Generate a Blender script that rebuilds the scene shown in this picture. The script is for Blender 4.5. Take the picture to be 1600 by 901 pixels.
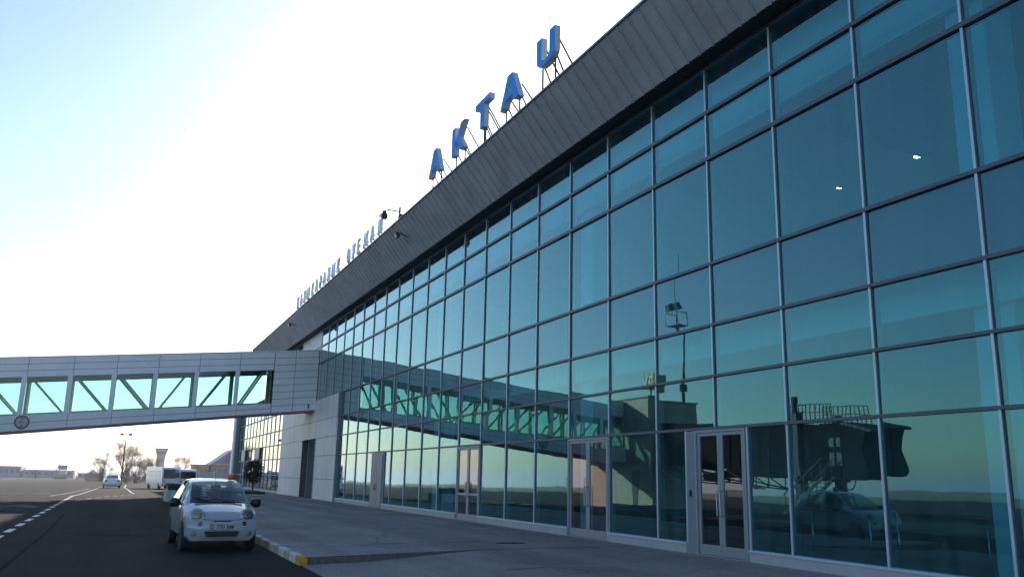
import bpy, bmesh, math, random
from mathutils import Vector, Matrix, noise
random.seed(7)
R = math.radians
S = bpy.context.scene
for o in list(bpy.data.objects): bpy.data.objects.remove(o, do_unlink=True)
COL = S.collection

# ------------------------------------------------------------------ camera, sky, sun, exposure
EZ = 1.61                                        # eye height above the road
F_PX, YAW, PITCH, ROLL = 1339.77, R(66.0447), R(12.4956), R(1.2182)
cam_d = bpy.data.cameras.new('camera'); cam = bpy.data.objects.new('camera', cam_d); COL.objects.link(cam)
cam_d.sensor_width = 36.0; cam_d.lens = 36.0*F_PX/1600.0
cam_d.clip_start = 0.1; cam_d.clip_end = 30000
fw = Vector((-math.sin(YAW)*math.cos(PITCH), math.cos(YAW)*math.cos(PITCH), math.sin(PITCH)))
rt = Vector((math.cos(YAW), math.sin(YAW), 0)); up = rt.cross(fw)
r2 = rt*math.cos(ROLL)+up*math.sin(ROLL); u2 = -rt*math.sin(ROLL)+up*math.cos(ROLL)
M = Matrix((r2, u2, -fw)).transposed().to_4x4(); M.translation = Vector((0, 0, EZ))
cam.matrix_world = M
S.camera = cam

SUN_AZ = Vector((-0.905, 0.425, 0)).normalized(); SUN_EL = R(22.3)
world = bpy.data.worlds.new('World'); S.world = world; world.use_nodes = True
wn = world.node_tree; bg = wn.nodes['Background']
sky = wn.nodes.new('ShaderNodeTexSky'); sky.sky_type = 'NISHITA'; sky.sun_disc = False
sky.sun_elevation = SUN_EL; sky.sun_rotation = math.atan2(SUN_AZ.x, SUN_AZ.y)
sky.altitude = 20; sky.air_density = 1.0; sky.dust_density = 0.6; sky.ozone_density = 2.2
wn.links.new(sky.outputs[0], bg.inputs[0]); bg.inputs[1].default_value = 0.10
sd = bpy.data.lights.new('sun', 'SUN'); sd.energy = 4.8; sd.angle = R(0.5); sd.color = (1.0, 0.86, 0.74)
sun = bpy.data.objects.new('sun', sd); COL.objects.link(sun)
sv = Vector((SUN_AZ.x*math.cos(SUN_EL), SUN_AZ.y*math.cos(SUN_EL), math.sin(SUN_EL)))
sun.rotation_euler = sv.to_track_quat('Z', 'Y').to_euler(); sun.location = (0, 0, 60)
S.view_settings.view_transform = 'Standard'; S.view_settings.look = 'None'
S.view_settings.gamma = 1.0; S.view_settings.use_curve_mapping = False
S.view_settings.exposure = 1.05
S.view_settings.use_white_balance = True; S.view_settings.white_balance_temperature = 6350; S.view_settings.white_balance_tint = 6
S.render.engine = 'CYCLES'
S.cycles.max_bounces = 10; S.cycles.transparent_max_bounces = 24; S.cycles.transmission_bounces = 6
S.cycles.glossy_bounces = 5; S.cycles.diffuse_bounces = 4
S.cycles.caustics_reflective = False; S.cycles.caustics_refractive = False

# ------------------------------------------------------------------ helpers
class MB:
    def __init__(s): s.v = []; s.f = []; s.m = []
    def add(s, vs, fs, mi=0):
        n = len(s.v); s.v += [tuple(p) for p in vs]
        for f in fs: s.f.append(tuple(i+n for i in f)); s.m.append(mi)
    def box(s, x0, x1, y0, y1, z0, z1, mi=0):
        s.add([(x0,y0,z0),(x1,y0,z0),(x1,y1,z0),(x0,y1,z0),(x0,y0,z1),(x1,y0,z1),(x1,y1,z1),(x0,y1,z1)],
              [(0,3,2,1),(4,5,6,7),(0,1,5,4),(1,2,6,5),(2,3,7,6),(3,0,4,7)], mi)
    def obox(s, c, ax, ay, az, hx, hy, hz, mi=0):          # oriented box
        c = Vector(c); ax = Vector(ax).normalized()*hx; ay = Vector(ay).normalized()*hy; az = Vector(az).normalized()*hz
        vs = [c+ax*i+ay*j+az*k for k in (-1,1) for i, j in ((-1,-1),(1,-1),(1,1),(-1,1))]
        s.add(vs, [(0,3,2,1),(4,5,6,7),(0,1,5,4),(1,2,6,5),(2,3,7,6),(3,0,4,7)], mi)
    def bar(s, a, b, w, h=None, mi=0, upv=(0,0,1)):
        a = Vector(a); b = Vector(b); d = b-a; L = d.length
        if L < 1e-6: return
        d /= L; u = Vector(upv)
        if abs(d.dot(u)) > .98: u = Vector((1,0,0))
        x = d.cross(u).normalized(); z = x.cross(d)
        s.obox((a+b)/2, x, d, z, w/2, L/2, (h or w)/2, mi)
    def tube(s, pts, r, n=8, mi=0, cap=True):
        pts = [Vector(p) for p in pts]; rs = r if isinstance(r, (list, tuple)) else [r]*len(pts)
        vs = []; fs = []
        for i, p in enumerate(pts):
            d = (pts[min(i+1, len(pts)-1)]-pts[max(i-1, 0)]).normalized()
            u = Vector((0,0,1)) if abs(d.z) < .95 else Vector((1,0,0))
            x = d.cross(u).normalized(); y = x.cross(d)
            for k in range(n):
                a = 2*math.pi*k/n; vs.append(p+(x*math.cos(a)+y*math.sin(a))*rs[i])
        for i in range(len(pts)-1):
            for k in range(n):
                a = i*n+k; b = i*n+(k+1) % n; fs.append((a, b, b+n, a+n))
        if cap:
            fs.append(tuple(range(n-1, -1, -1))); fs.append(tuple((len(pts)-1)*n+k for k in range(n)))
        s.add(vs, fs, mi)
    def lathe(s, c, prof, axis=(0,0,1), n=20, mi=0):         # prof: (radius, along axis)
        c = Vector(c); d = Vector(axis).normalized(); u = Vector((0,0,1)) if abs(d.z) < .95 else Vector((1,0,0))
        x = d.cross(u).normalized(); y = x.cross(d); vs = []; fs = []
        for r, h in prof:
            for k in range(n):
                a = 2*math.pi*k/n; vs.append(c+d*h+(x*math.cos(a)+y*math.sin(a))*max(r, 1e-4))
        for i in range(len(prof)-1):
            for k in range(n):
                a = i*n+k; b = i*n+(k+1) % n; fs.append((a, b, b+n, a+n))
        fs.append(tuple(range(n-1, -1, -1))); fs.append(tuple((len(prof)-1)*n+k for k in range(n)))
        s.add(vs, fs, mi)
    def prism(s, poly, fn, d0, d1, mi=0, ms=None):           # poly 2D, fn(u,v,d)->3D
        n = len(poly); vs = [fn(u, v, d0) for u, v in poly]+[fn(u, v, d1) for u, v in poly]
        s.add(vs, [tuple(range(n-1, -1, -1)), tuple(range(n, 2*n))], mi)
        s.add(vs, [(i, (i+1) % n, n+(i+1) % n, n+i) for i in range(n)], mi if ms is None else ms)

def root_of(p):
    while p.parent: p = p.parent
    return p
def obj(name, mb, mat, parent=None, smooth=False, local=False, bevel=0, subs=0, fix=True):
    me = bpy.data.meshes.new(name)
    v = mb.v
    if parent is not None and not local:
        l = root_of(parent).location; v = [(p[0]-l.x, p[1]-l.y, p[2]-l.z) for p in v]
    me.from_pydata(v, [], mb.f)
    for m in (mat if isinstance(mat, (list, tuple)) else [mat]): me.materials.append(m)
    me.polygons.foreach_set('material_index', mb.m)
    if fix:
        bm = bmesh.new(); bm.from_mesh(me)
        if smooth: bmesh.ops.remove_doubles(bm, verts=bm.verts, dist=1e-5)
        bmesh.ops.recalc_face_normals(bm, faces=bm.faces); bm.to_mesh(me); bm.free()
    if smooth: me.polygons.foreach_set('use_smooth', [True]*len(me.polygons))
    me.update()
    o = bpy.data.objects.new(name, me); COL.objects.link(o)
    if parent is not None: o.parent = parent
    if bevel:
        b = o.modifiers.new('bevel', 'BEVEL'); b.width = bevel; b.segments = 2; b.limit_method = 'ANGLE'
    if subs:
        b = o.modifiers.new('subsurf', 'SUBSURF'); b.levels = subs; b.render_levels = subs
    return o
def tag(o, label, cat, group=None, kind=None):
    o['label'] = label; o['category'] = cat
    if group: o['group'] = group
    if kind: o['kind'] = kind
    return o
def thing(name, label, cat, loc=(0,0,0), rz=0, group=None):
    o = bpy.data.objects.new(name, None); COL.objects.link(o); o.empty_display_size = .3
    o.location = loc; o.rotation_euler = (0, 0, rz); return tag(o, label, cat, group)
def struct(name, mb, mat, **k):
    o = obj(name, mb, mat, **k); o['kind'] = 'structure'; return o
def copy_tree(o, parent=None):
    c = o.copy(); COL.objects.link(c)
    if parent is not None: c.parent = parent
    for ch in [x for x in bpy.data.objects if x.parent == o]: copy_tree(ch, c)
    return c

# ------------------------------------------------------------------ materials
def mat(name, col, rough=.6, metal=0, var=0, scale=3, bump=0, bscale=40, spec=.5, coat=0, stretch=None):
    m = bpy.data.materials.new(name); m.use_nodes = True; nt = m.node_tree; b = nt.nodes['Principled BSDF']
    b.inputs['Base Color'].default_value = (*col, 1); b.inputs['Roughness'].default_value = rough
    b.inputs['Metallic'].default_value = metal; b.inputs['Specular IOR Level'].default_value = spec
    b.inputs['Coat Weight'].default_value = coat; b.inputs['Coat Roughness'].default_value = .05
    tc = nt.nodes.new('ShaderNodeTexCoord'); src = tc.outputs['Object']
    if stretch:
        mp = nt.nodes.new('ShaderNodeMapping'); mp.inputs['Scale'].default_value = stretch
        nt.links.new(src, mp.inputs[0]); src = mp.outputs[0]
    if var:
        n = nt.nodes.new('ShaderNodeTexNoise'); n.inputs['Scale'].default_value = scale; n.inputs['Detail'].default_value = 6
        n.inputs['Roughness'].default_value = .65
        nt.links.new(src, n.inputs['Vector'])
        cr = nt.nodes.new('ShaderNodeValToRGB')
        cr.color_ramp.elements[0].position = .3; cr.color_ramp.elements[1].position = .7
        cr.color_ramp.elements[0].color = (*[c*(1-var) for c in col], 1); cr.color_ramp.elements[1].color = (*[min(1, c*(1+var)) for c in col], 1)
        nt.links.new(n.outputs[0], cr.inputs[0]); nt.links.new(cr.outputs[0], b.inputs['Base Color'])
    if bump:
        n = nt.nodes.new('ShaderNodeTexNoise'); n.inputs['Scale'].default_value = bscale; n.inputs['Detail'].default_value = 4
        nt.links.new(tc.outputs['Object'], n.inputs['Vector'])
        bp = nt.nodes.new('ShaderNodeBump'); bp.inputs['Strength'].default_value = bump; bp.inputs['Distance'].default_value = .02
        nt.links.new(n.outputs[0], bp.inputs['Height']); nt.links.new(bp.outputs[0], b.inputs['Normal'])
    return m
def glass(name, refl, trans, ior=2.0, wave=0.0, wscale=.6, rough=0.0, graze=None, dust=0.0):
    m = bpy.data.materials.new(name); m.use_nodes = True; nt = m.node_tree
    for n in list(nt.nodes): nt.nodes.remove(n)
    out = nt.nodes.new('ShaderNodeOutputMaterial'); mx = nt.nodes.new('ShaderNodeMixShader')
    fr = nt.nodes.new('ShaderNodeFresnel'); fr.inputs['IOR'].default_value = ior
    g = nt.nodes.new('ShaderNodeBsdfGlossy'); g.inputs['Color'].default_value = (*refl, 1); g.inputs['Roughness'].default_value = rough
    t = nt.nodes.new('ShaderNodeBsdfTransparent'); t.inputs['Color'].default_value = (*trans, 1)
    ge = nt.nodes.new('ShaderNodeNewGeometry'); sb = nt.nodes.new('ShaderNodeMath'); sb.operation = 'SUBTRACT'; sb.inputs[0].default_value = 1
    mu = nt.nodes.new('ShaderNodeMath'); mu.operation = 'MULTIPLY'      # reflect on the outer face of the pane only
    nt.links.new(ge.outputs['Backfacing'], sb.inputs[1]); nt.links.new(sb.outputs[0], mu.inputs[0])
    p1 = nt.nodes.new('ShaderNodeMath'); p1.operation = 'ADD'; p1.inputs[1].default_value = 1; nt.links.new(fr.outputs[0], p1.inputs[0])     # both faces of the sheet: 2F/(1+F)
    p2 = nt.nodes.new('ShaderNodeMath'); p2.operation = 'DIVIDE'; nt.links.new(fr.outputs[0], p2.inputs[0]); nt.links.new(p1.outputs[0], p2.inputs[1])
    p3 = nt.nodes.new('ShaderNodeMath'); p3.operation = 'MULTIPLY'; p3.inputs[1].default_value = 2; nt.links.new(p2.outputs[0], p3.inputs[0])
    nt.links.new(p3.outputs[0], mu.inputs[1])
    nt.links.new(mu.outputs[0], mx.inputs[0]); nt.links.new(t.outputs[0], mx.inputs[1]); nt.links.new(g.outputs[0], mx.inputs[2])
    if graze:
        cr = nt.nodes.new('ShaderNodeValToRGB'); cr.color_ramp.elements[0].position = .10; cr.color_ramp.elements[1].position = .45
        cr.color_ramp.elements[0].color = (*refl, 1); cr.color_ramp.elements[1].color = (*graze, 1)
        nt.links.new(fr.outputs[0], cr.inputs[0]); nt.links.new(cr.outputs[0], g.inputs['Color'])
    last = mx.outputs[0]
    if dust:
        df = nt.nodes.new('ShaderNodeBsdfDiffuse'); df.inputs['Color'].default_value = (.50, .56, .55, 1)
        tc2 = nt.nodes.new('ShaderNodeTexCoord'); mp = nt.nodes.new('ShaderNodeMapping'); mp.inputs['Scale'].default_value = (2.2, 2.2, .25)
        nz = nt.nodes.new('ShaderNodeTexNoise'); nz.inputs['Scale'].default_value = 1.6; nz.inputs['Detail'].default_value = 5
        nt.links.new(tc2.outputs['Object'], mp.inputs[0]); nt.links.new(mp.outputs[0], nz.inputs['Vector'])
        mr = nt.nodes.new('ShaderNodeMapRange'); mr.inputs[1].default_value = .35; mr.inputs[2].default_value = .75; mr.inputs[3].default_value = dust*.35; mr.inputs[4].default_value = dust*1.8
        nt.links.new(nz.outputs[0], mr.inputs[0])
        m2 = nt.nodes.new('ShaderNodeMixShader'); nt.links.new(mr.outputs[0], m2.inputs[0]); nt.links.new(last, m2.inputs[1]); nt.links.new(df.outputs[0], m2.inputs[2]); last = m2.outputs[0]
    nt.links.new(last, out.inputs[0])
    if wave:
        tc = nt.nodes.new('ShaderNodeTexCoord'); n = nt.nodes.new('ShaderNodeTexNoise')
        n.inputs['Scale'].default_value = wscale; n.inputs['Detail'].default_value = 2.5
        nt.links.new(tc.outputs['Object'], n.inputs['Vector'])
        bp = nt.nodes.new('ShaderNodeBump'); bp.inputs['Strength'].default_value = 1; bp.inputs['Distance'].default_value = wave
        nt.links.new(n.outputs[0], bp.inputs['Height'])
        nt.links.new(bp.outputs[0], g.inputs['Normal']); nt.links.new(bp.outputs[0], fr.inputs['Normal'])
    return m
def emis(name, col, st):
    m = bpy.data.materials.new(name); m.use_nodes = True; b = m.node_tree.nodes['Principled BSDF']
    b.inputs['Emission Color'].default_value = (*col, 1); b.inputs['Emission Strength'].default_value = st
    b.inputs['Base Color'].default_value = (*col, 1); return m

def asphalt_mat(name, col, crack=.35, spec=.3):
    m = mat(name, col, .9, spec=spec, var=.22, scale=.35, bump=.35, bscale=60)
    nt = m.node_tree; b = nt.nodes['Principled BSDF']; tc = [n for n in nt.nodes if n.type == 'TEX_COORD'][0]
    base = b.inputs['Base Color'].links[0].from_socket
    # fine grain
    n = nt.nodes.new('ShaderNodeTexNoise'); n.inputs['Scale'].default_value = 18; n.inputs['Detail'].default_value = 5
    nt.links.new(tc.outputs['Object'], n.inputs['Vector'])
    mr = nt.nodes.new('ShaderNodeMapRange'); mr.inputs[1].default_value = .3; mr.inputs[2].default_value = .7; mr.inputs[3].default_value = .8; mr.inputs[4].default_value = 1.2
    nt.links.new(n.outputs[0], mr.inputs[0])
    # tyre-worn streaks along the road
    mp = nt.nodes.new('ShaderNodeMapping'); mp.inputs['Scale'].default_value = (.03, .9, 1); nt.links.new(tc.outputs['Object'], mp.inputs[0])
    n2 = nt.nodes.new('ShaderNodeTexNoise'); n2.inputs['Scale'].default_value = 1.2; n2.inputs['Detail'].default_value = 4; nt.links.new(mp.outputs[0], n2.inputs['Vector'])
    mr2 = nt.nodes.new('ShaderNodeMapRange'); mr2.inputs[1].default_value = .3; mr2.inputs[2].default_value = .7; mr2.inputs[3].default_value = .82; mr2.inputs[4].default_value = 1.18
    nt.links.new(n2.outputs[0], mr2.inputs[0])
    mu = nt.nodes.new('ShaderNodeMath'); mu.operation = 'MULTIPLY'; nt.links.new(mr.outputs[0], mu.inputs[0]); nt.links.new(mr2.outputs[0], mu.inputs[1])
    # cracks / tar joints
    vo = nt.nodes.new('ShaderNodeTexVoronoi'); vo.feature = 'DISTANCE_TO_EDGE'; vo.inputs['Scale'].default_value = .16
    nw = nt.nodes.new('ShaderNodeTexNoise'); nw.inputs['Scale'].default_value = 1.3
    nt.links.new(tc.outputs['Object'], nw.inputs['Vector'])
    ad = nt.nodes.new('ShaderNodeMixRGB'); ad.blend_type = 'ADD'; ad.inputs[0].default_value = .5
    nt.links.new(tc.outputs['Object'], ad.inputs[1]); nt.links.new(nw.outputs['Color'], ad.inputs[2])
    nt.links.new(ad.outputs[0], vo.inputs['Vector'])
    mr3 = nt.nodes.new('ShaderNodeMapRange'); mr3.inputs[1].default_value = 0; mr3.inputs[2].default_value = .006; mr3.inputs[3].default_value = 1-crack; mr3.inputs[4].default_value = 1
    nt.links.new(vo.outputs[0], mr3.inputs[0])
    mu2 = nt.nodes.new('ShaderNodeMath'); mu2.operation = 'MULTIPLY'; nt.links.new(mu.outputs[0], mu2.inputs[0]); nt.links.new(mr3.outputs[0], mu2.inputs[1])
    mix = nt.nodes.new('ShaderNodeMixRGB'); mix.blend_type = 'MULTIPLY'; mix.inputs[0].default_value = 1
    nt.links.new(base, mix.inputs[1]); nt.links.new(mu2.outputs[0], mix.inputs[2]); nt.links.new(mix.outputs[0], b.inputs['Base Color'])
    return m

M_ASPH = asphalt_mat('asphalt', (.030, .0295, .029), spec=.05)
M_CONC = asphalt_mat('pavement_concrete', (.28, .265, .26), .45, spec=.2)
M_STEPPE = mat('steppe', (.13, .115, .07), .95, var=.4, scale=.02, bump=.3, bscale=2)
M_STRIP = mat('taxiway_concrete', (.30, .28, .24), .9, var=.15, scale=.1)
M_PAINT = mat('road_paint', (.75, .75, .72), .6, var=.22, scale=6)
M_PAINT_OLD = mat('worn_paint', (.33, .33, .32), .7, var=.35, scale=3)
M_KW = mat('kerb_white', (.55, .55, .52), .7, var=.25, scale=9)
M_KY = mat('kerb_yellow', (.55, .27, .05), .8, var=.45, scale=9)
M_KC = mat('kerb_stone', (.16, .15, .14), .85, var=.3, scale=8)
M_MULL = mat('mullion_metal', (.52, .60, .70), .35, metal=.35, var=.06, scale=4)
M_MSIDE = mat('mullion_shaded_side', (.20, .22, .26), .5)  # mullion flanks darkened: their shade is put into the colour
M_TRAN = mat('shaded_transom_metal', (.105, .115, .145), .45, metal=.2, var=.1, scale=3)  # darker than the mullions: shade on the bars put into the colour
M_DOORF = mat('door_frame_metal', (.31, .33, .37), .38, metal=.3, var=.05)
M_DOORP = mat('grey_door_panel', (.22, .24, .28), .45, var=.08, scale=3)
M_FASC = mat('fascia_metal', (.46, .45, .49), .55, metal=.1, var=.17, scale=.9, bump=.05, bscale=3)
M_COPE = mat('coping_metal', (.24, .245, .28), .45, metal=.3)
M_SOFF = mat('soffit', (.022, .022, .025), .7)
M_STONE = mat('stone_cladding', (.82, .77, .76), .55, var=.10, scale=1.1, stretch=(1, 1, .35))
M_JOINT = mat('stone_joint', (.12, .12, .125), .8)
M_PLINTH = mat('plinth_stone', (.40, .41, .43), .5, var=.10, scale=2)
M_PANELW = mat('white_wall_panel', (.60, .58, .58), .5, var=.06)
M_BRID = mat('bridge_cladding', (.78, .77, .79), .42, metal=.05, var=.06, scale=.9)
M_BRIDJ = mat('bridge_joint', (.17, .17, .19), .7)
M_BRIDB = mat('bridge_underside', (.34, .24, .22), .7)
M_STEEL = mat('truss_steel', (.30, .34, .34), .5, metal=.3)
M_BEIGE = mat('beige_stone', (.50, .43, .33), .7, var=.08, scale=.8)
M_INWALL = mat('interior_wall', (.32, .34, .36), .8, var=.1, scale=.4)
M_INFLOOR = mat('interior_floor', (.18, .18, .18), .25)
M_INCEIL = mat('interior_ceiling', (.30, .32, .33), .8)
M_INBEAM = mat('interior_beam', (.80, .83, .83), .7)
M_SPAN = mat('spandrel_backing', (.08, .16, .17), .7)
M_TINTL = mat('dark_lens', (.05,.055,.06), .2)
M_RAILW = mat('handrail_wood', (.25, .06, .05), .4)
M_STAIN = mat('stainless', (.55, .55, .55), .25, metal=.9)
M_BLACK = mat('black_plastic', (.012, .012, .014), .4)
M_RUBBER = mat('rubber', (.018, .018, .02), .85)
M_BLUE = mat('letter_blue', (.03, .37, 1.0), .6, var=.08, scale=2, spec=.15)
M_LETSIDE = mat('letter_side_white', (.50, .50, .54), .5)
M_LETGLARE = mat('letter_blue_glare', (.78, .82, .95), .5)  # blue letters paled by glare; the glare is put into this colour
M_STRUT = mat('strut_steel', (.10, .07, .08), .6)
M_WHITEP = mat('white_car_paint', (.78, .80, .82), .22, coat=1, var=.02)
M_WHITEH = mat('shaded_white_paint', (.38, .415, .46), .28, coat=1, var=.06)  # white greyed and blued: shade and sky reflection put into the colour
M_GLS = glass('facade_glass', (.38, .89, .94), (.46, .80, .86), 1.95, wave=.0028, wscale=.5, graze=(.96, 1, 1), dust=.028)
M_GLSP = glass('spandrel_glass', (.42, .80, .92), (.50, .78, .80), 1.9, wave=.0028, wscale=.5, graze=(.96, 1, 1), dust=.028)
M_GLD = glass('door_glass', (.9, .92, .92), (.62, .66, .68), 1.75, wave=.0005, wscale=.8)
M_GLB = glass('bridge_glass', (.8, .95, .9), (.74, .89, .87), 1.35, wave=.0008)
M_GLCAR = glass('car_glass', (.9, .95, 1), (.62, .70, .74), 1.45)
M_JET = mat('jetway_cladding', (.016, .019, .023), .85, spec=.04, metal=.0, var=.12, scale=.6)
M_DARKST = mat('dark_steel', (.06, .06, .065), .5, metal=.4)
M_LEAF = mat('topiary_leaf', (.030, .050, .026), .7, var=.5, scale=7)
M_GREEN = mat('planter_green', (.045, .065, .03), .8, var=.5, scale=6)
M_BARK = mat('bark', (.17, .13, .10), .9, var=.3, scale=8)
M_TWIG = mat('twig', (.30, .23, .19), .9, var=.4, scale=.8)
M_TWIG2 = mat('rusty_twig', (.36, .20, .15), .9, var=.4, scale=.8)
M_CONCW = mat('white_concrete', (.58, .58, .56), .8, var=.12, scale=2)

# ------------------------------------------------------------------ terrain
def terr(x, y):
    a = max(0, -4-y); dz = .02*min(a, 12)+.0055*max(0, a-12)
    dz += .0055*max(0, -60-x)+.0055*max(0, x-60)+.0055*max(0, y-70)
    return -dz
def sheet(xs, ys, dz):
    m = MB(); vs = [(x, y, terr(x, y)+dz) for y in ys for x in xs]; n = len(xs)
    m.add(vs, [(j*n+i, j*n+i+1, (j+1)*n+i+1, (j+1)*n+i) for j in range(len(ys)-1) for i in range(n-1)]); return m
XS = [-9000, -4000, -2000, -1200, -800, -420, -200, -60, 0, 60, 200, 800, 3000, 9000]
YS = [-9000, -4000, -1500, -700, -320, -172, -158, -80, -16, -4, 12, 70, 300, 1500, 9000]
struct('ground', sheet(XS, YS, -.012), M_STEPPE, fix=False)
struct('apron', sheet([-420, -200, -60, 0, 60, 120], [-80, -16, -4, 3.2, 60], 0), M_ASPH, fix=False)
struct('taxiway', sheet([-800, -420, -200, -60, 0, 60, 200, 800], [-172, -158], .004), M_STRIP, fix=False)

def ribbon(m, pts, w, dz=.006, mi=0):                      # painted line following the ground
    pts = [Vector((p[0], p[1])) for p in pts]
    for a, b in zip(pts, pts[1:]):
        n = max(1, int((b-a).length/8)); d = (b-a).normalized(); q = Vector((-d.y, d.x))*w/2
        for i in range(n):
            p0 = a.lerp(b, i/n); p1 = a.lerp(b, (i+1)/n)
            c = [p0-q, p1-q, p1+q, p0+q]
            m.add([(p.x, p.y, terr(p.x, p.y)+dz) for p in c], [(0, 1, 2, 3)], mi)
mk = MB()
x = -20.7
while x > -62:
    ribbon(mk, [(x, -2.44), (x-1.45, -2.44+.01*(x+20)*-.2)], .17); x -= 2.72
mo = MB()
ribbon(mo, [(-48.6, -4.97), (-62.4, -2.3), (-74, -2.05), (-113, -1.44), (-190, 1)], .12)
ribbon(mo, [(-71.5, -40), (-71.4, -4.19)], .3)
ribbon(mo, [(-60, -3.6), (-68, -3.2), (-95.4, -2.33)], .09)
for i in range(7):
    t0 = i/7; t1 = t0+.07
    A = Vector((-53.0, -1.9)); B = Vector((-68.6, 1.27)); a = A.lerp(B, t0); b = A.lerp(B, t1)
    ribbon(mo, [a, b], .13)
ribbon(mo, [(-141, 1.3), (-110, .9), (-90.4, 1.1), (-78, 1.15), (-71, 1.3)], .14)
ribbon(mo, [(-120, -30), (-320, -28)], .4)
ribbon(mk, [(-62.4, -2.3), (-74, -2.05)], .12)
struct('worn_road_lines', mo, M_PAINT_OLD, fix=False)
struct('road_markings', mk, M_PAINT, fix=False)
tar = MB()                                                   # old tar joint running along the road
ribbon(tar, [(-5, -1.45), (-16.6, -1.56), (-26, -1.52), (-36, -1.62)], .07, .005)
ribbon(tar, [(-24, 1.5), (-25.2, -.4)], .12, .005)
struct('tar_joint', tar, mat('tar', (.014, .014, .015), .95, spec=.03), fix=False)

pa = MB()
for x0, x1, y0, y1 in ((-27.5,-24.8,-.9,.5),(-38,-33.5,.6,2.2),(-14.5,-12.2,.2,1.6),(-52,-47,-1.2,.2)):
    k = [(x0,y0),(x1,y0+.05),(x1-.04,y1),(x0+.06,y1-.03)]; pa.add([(x,y,.0035) for x,y in k], [(0,1,2,3)])
struct('asphalt_patches', pa, asphalt_mat('patch_asphalt', (.021,.021,.0215), .2, spec=.05), fix=False)
# raised pavement, the ramp in front of it and the kerb
PZ = .13
pv = MB()
pv.add([(-16.5,3.34,PZ),(-17.6,7.2,PZ),(-17.9,11.44,PZ),(-110,11.44,PZ),(-110,9.4,PZ),(-64.5,9.4,PZ),(-62.5,7.4,PZ),(-51,7.0,PZ),(-48.6,3.34,PZ)],
       [(8,7,6,5,4,3,2,1,0)])
struct('pavement', pv, M_CONC, fix=False)
rp = MB()
NY = 12
def ramp_z(x, y):
    if y > 7.2: return .128
    return .006+.122*max(0, min(1, (y-4.5)/2.7))
ys = [3.2, 4.5]+[4.5+2.7*i/NY for i in range(1, NY+1)]+[11.44]; xs = [-17.9, -17.0, -16.47, -10, 0, 20, 60]
vs = []
for y in ys:
    xe = -16.46-1.1*max(0, min(1, (y-3.34)/3.86))-(.3*(y-7.2)/4.24 if y > 7.2 else 0)
    for x in [xe, -14, -10, 0, 20, 60]: vs.append((x, y, ramp_z(x, y)))
rp.add(vs, [(j*6+i, j*6+i+1, (j+1)*6+i+1, (j+1)*6+i) for j in range(len(ys)-1) for i in range(5)])
struct('pavement_ramp', rp, M_CONC, fix=False)
ed = MB()                                                     # dark riser of the raised pavement and its joints
n = 10
for i in range(n):
    t0, t1 = i/n, (i+1)/n
    a = (-16.5-1.1*t0, 3.36+3.84*t0); b = (-16.5-1.1*t1, 3.36+3.84*t1)
    ed.add([(a[0]+.012,a[1],0),(b[0]+.012,b[1],0),(b[0]+.012,b[1],PZ-.003),(a[0]+.012,a[1],PZ-.003)], [(0,1,2,3)])
struct('pavement_riser', ed, M_KC, fix=False)
kb = MB(); x = -16.38; i = 0
while x > -48.5:
    L = .62 if i else .42
    kb.box(x-L+.012, x, 3.17, 3.335, -.02, PZ+.022, 1 if i == 0 else (2 if i % 2 == 0 else 0)); x -= L; i += 1
struct('kerb', kb, [M_KW, M_KY, mat('kerb_faded_ochre', (.40, .33, .24), .8, var=.5, scale=7)], bevel=.02)
kb = MB()
for a, b in (((-48.6,3.3),(-51,7.0)), ((-51,7.0),(-62.5,7.4)), ((-62.5,7.4),(-64.5,9.4)), ((-64.5,9.4),(-110,9.4))):
    kb.bar((*a,.06), (*b,.06), .15, .2)
struct('far_kerb', kb, M_KC)
om = MB()                                                     # worn parking lines across the pavement
def flat(m, x0, x1, y0, y1, z): m.add([(x0,y0,z),(x1,y0,z),(x1,y1,z),(x0,y1,z)], [(0,1,2,3)])
for y0, y1 in ((3.9,4.4),(5.1,5.9),(6.0,8.3)): flat(om, -24.1, -24.0, y0, y1, PZ+.004)
for y0, y1 in ((4.1,4.9),(5.3,5.9),(6.1,7.0)): flat(om, -21.25, -21.17, y0, y1, PZ+.004)
for y0, y1 in ((5.0,5.7),(6.1,6.4)): flat(om, -33, -32.85, y0, y1, PZ+.004)
flat(om, -14.1, -14.02, 6.2, 8.4, .13)
struct('parking_lines', om, M_PAINT_OLD, fix=False)
# water / oil stains are shapes of their own on the slab
st = MB()
for cx, cy, rx, ry, zz in ((-19.2,8.6,.2,.45,PZ+.003),(-30.5,2.0,1.0,.5,.004),(-23.5,.2,.5,.5,.004)):
    k = 18; vs = []
    for q in range(k):
        a = 2*math.pi*q/k; rr = 1+.3*noise.noise((cx+math.cos(a), cy+math.sin(a), 1)); vs.append((cx+rx*rr*math.cos(a), cy+ry*rr*math.sin(a), zz))
    st.add(vs, [tuple(range(k))])
struct('oil_stains', st, mat('oil_stain', (.03, .03, .03), .9, spec=.05), fix=False)

# ------------------------------------------------------------------ terminal building
D = 11.496; SP = 2.2; X0 = -8.446
ZT = dict(T0=11.002, T1=9.907, T2=8.789, T3=6.339, T4=4.973, T5=3.859, T6=2.752, GB=.35)
def mx(i): return X0-SP*i
TB = thing('terminal_building', 'long glass fronted terminal with dark metal eaves along the right of the view', 'building', (-30, D, .13))
def T(name, mb, m, parent=None, **k): return obj(name, mb, m, parent or TB, **k)

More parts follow.
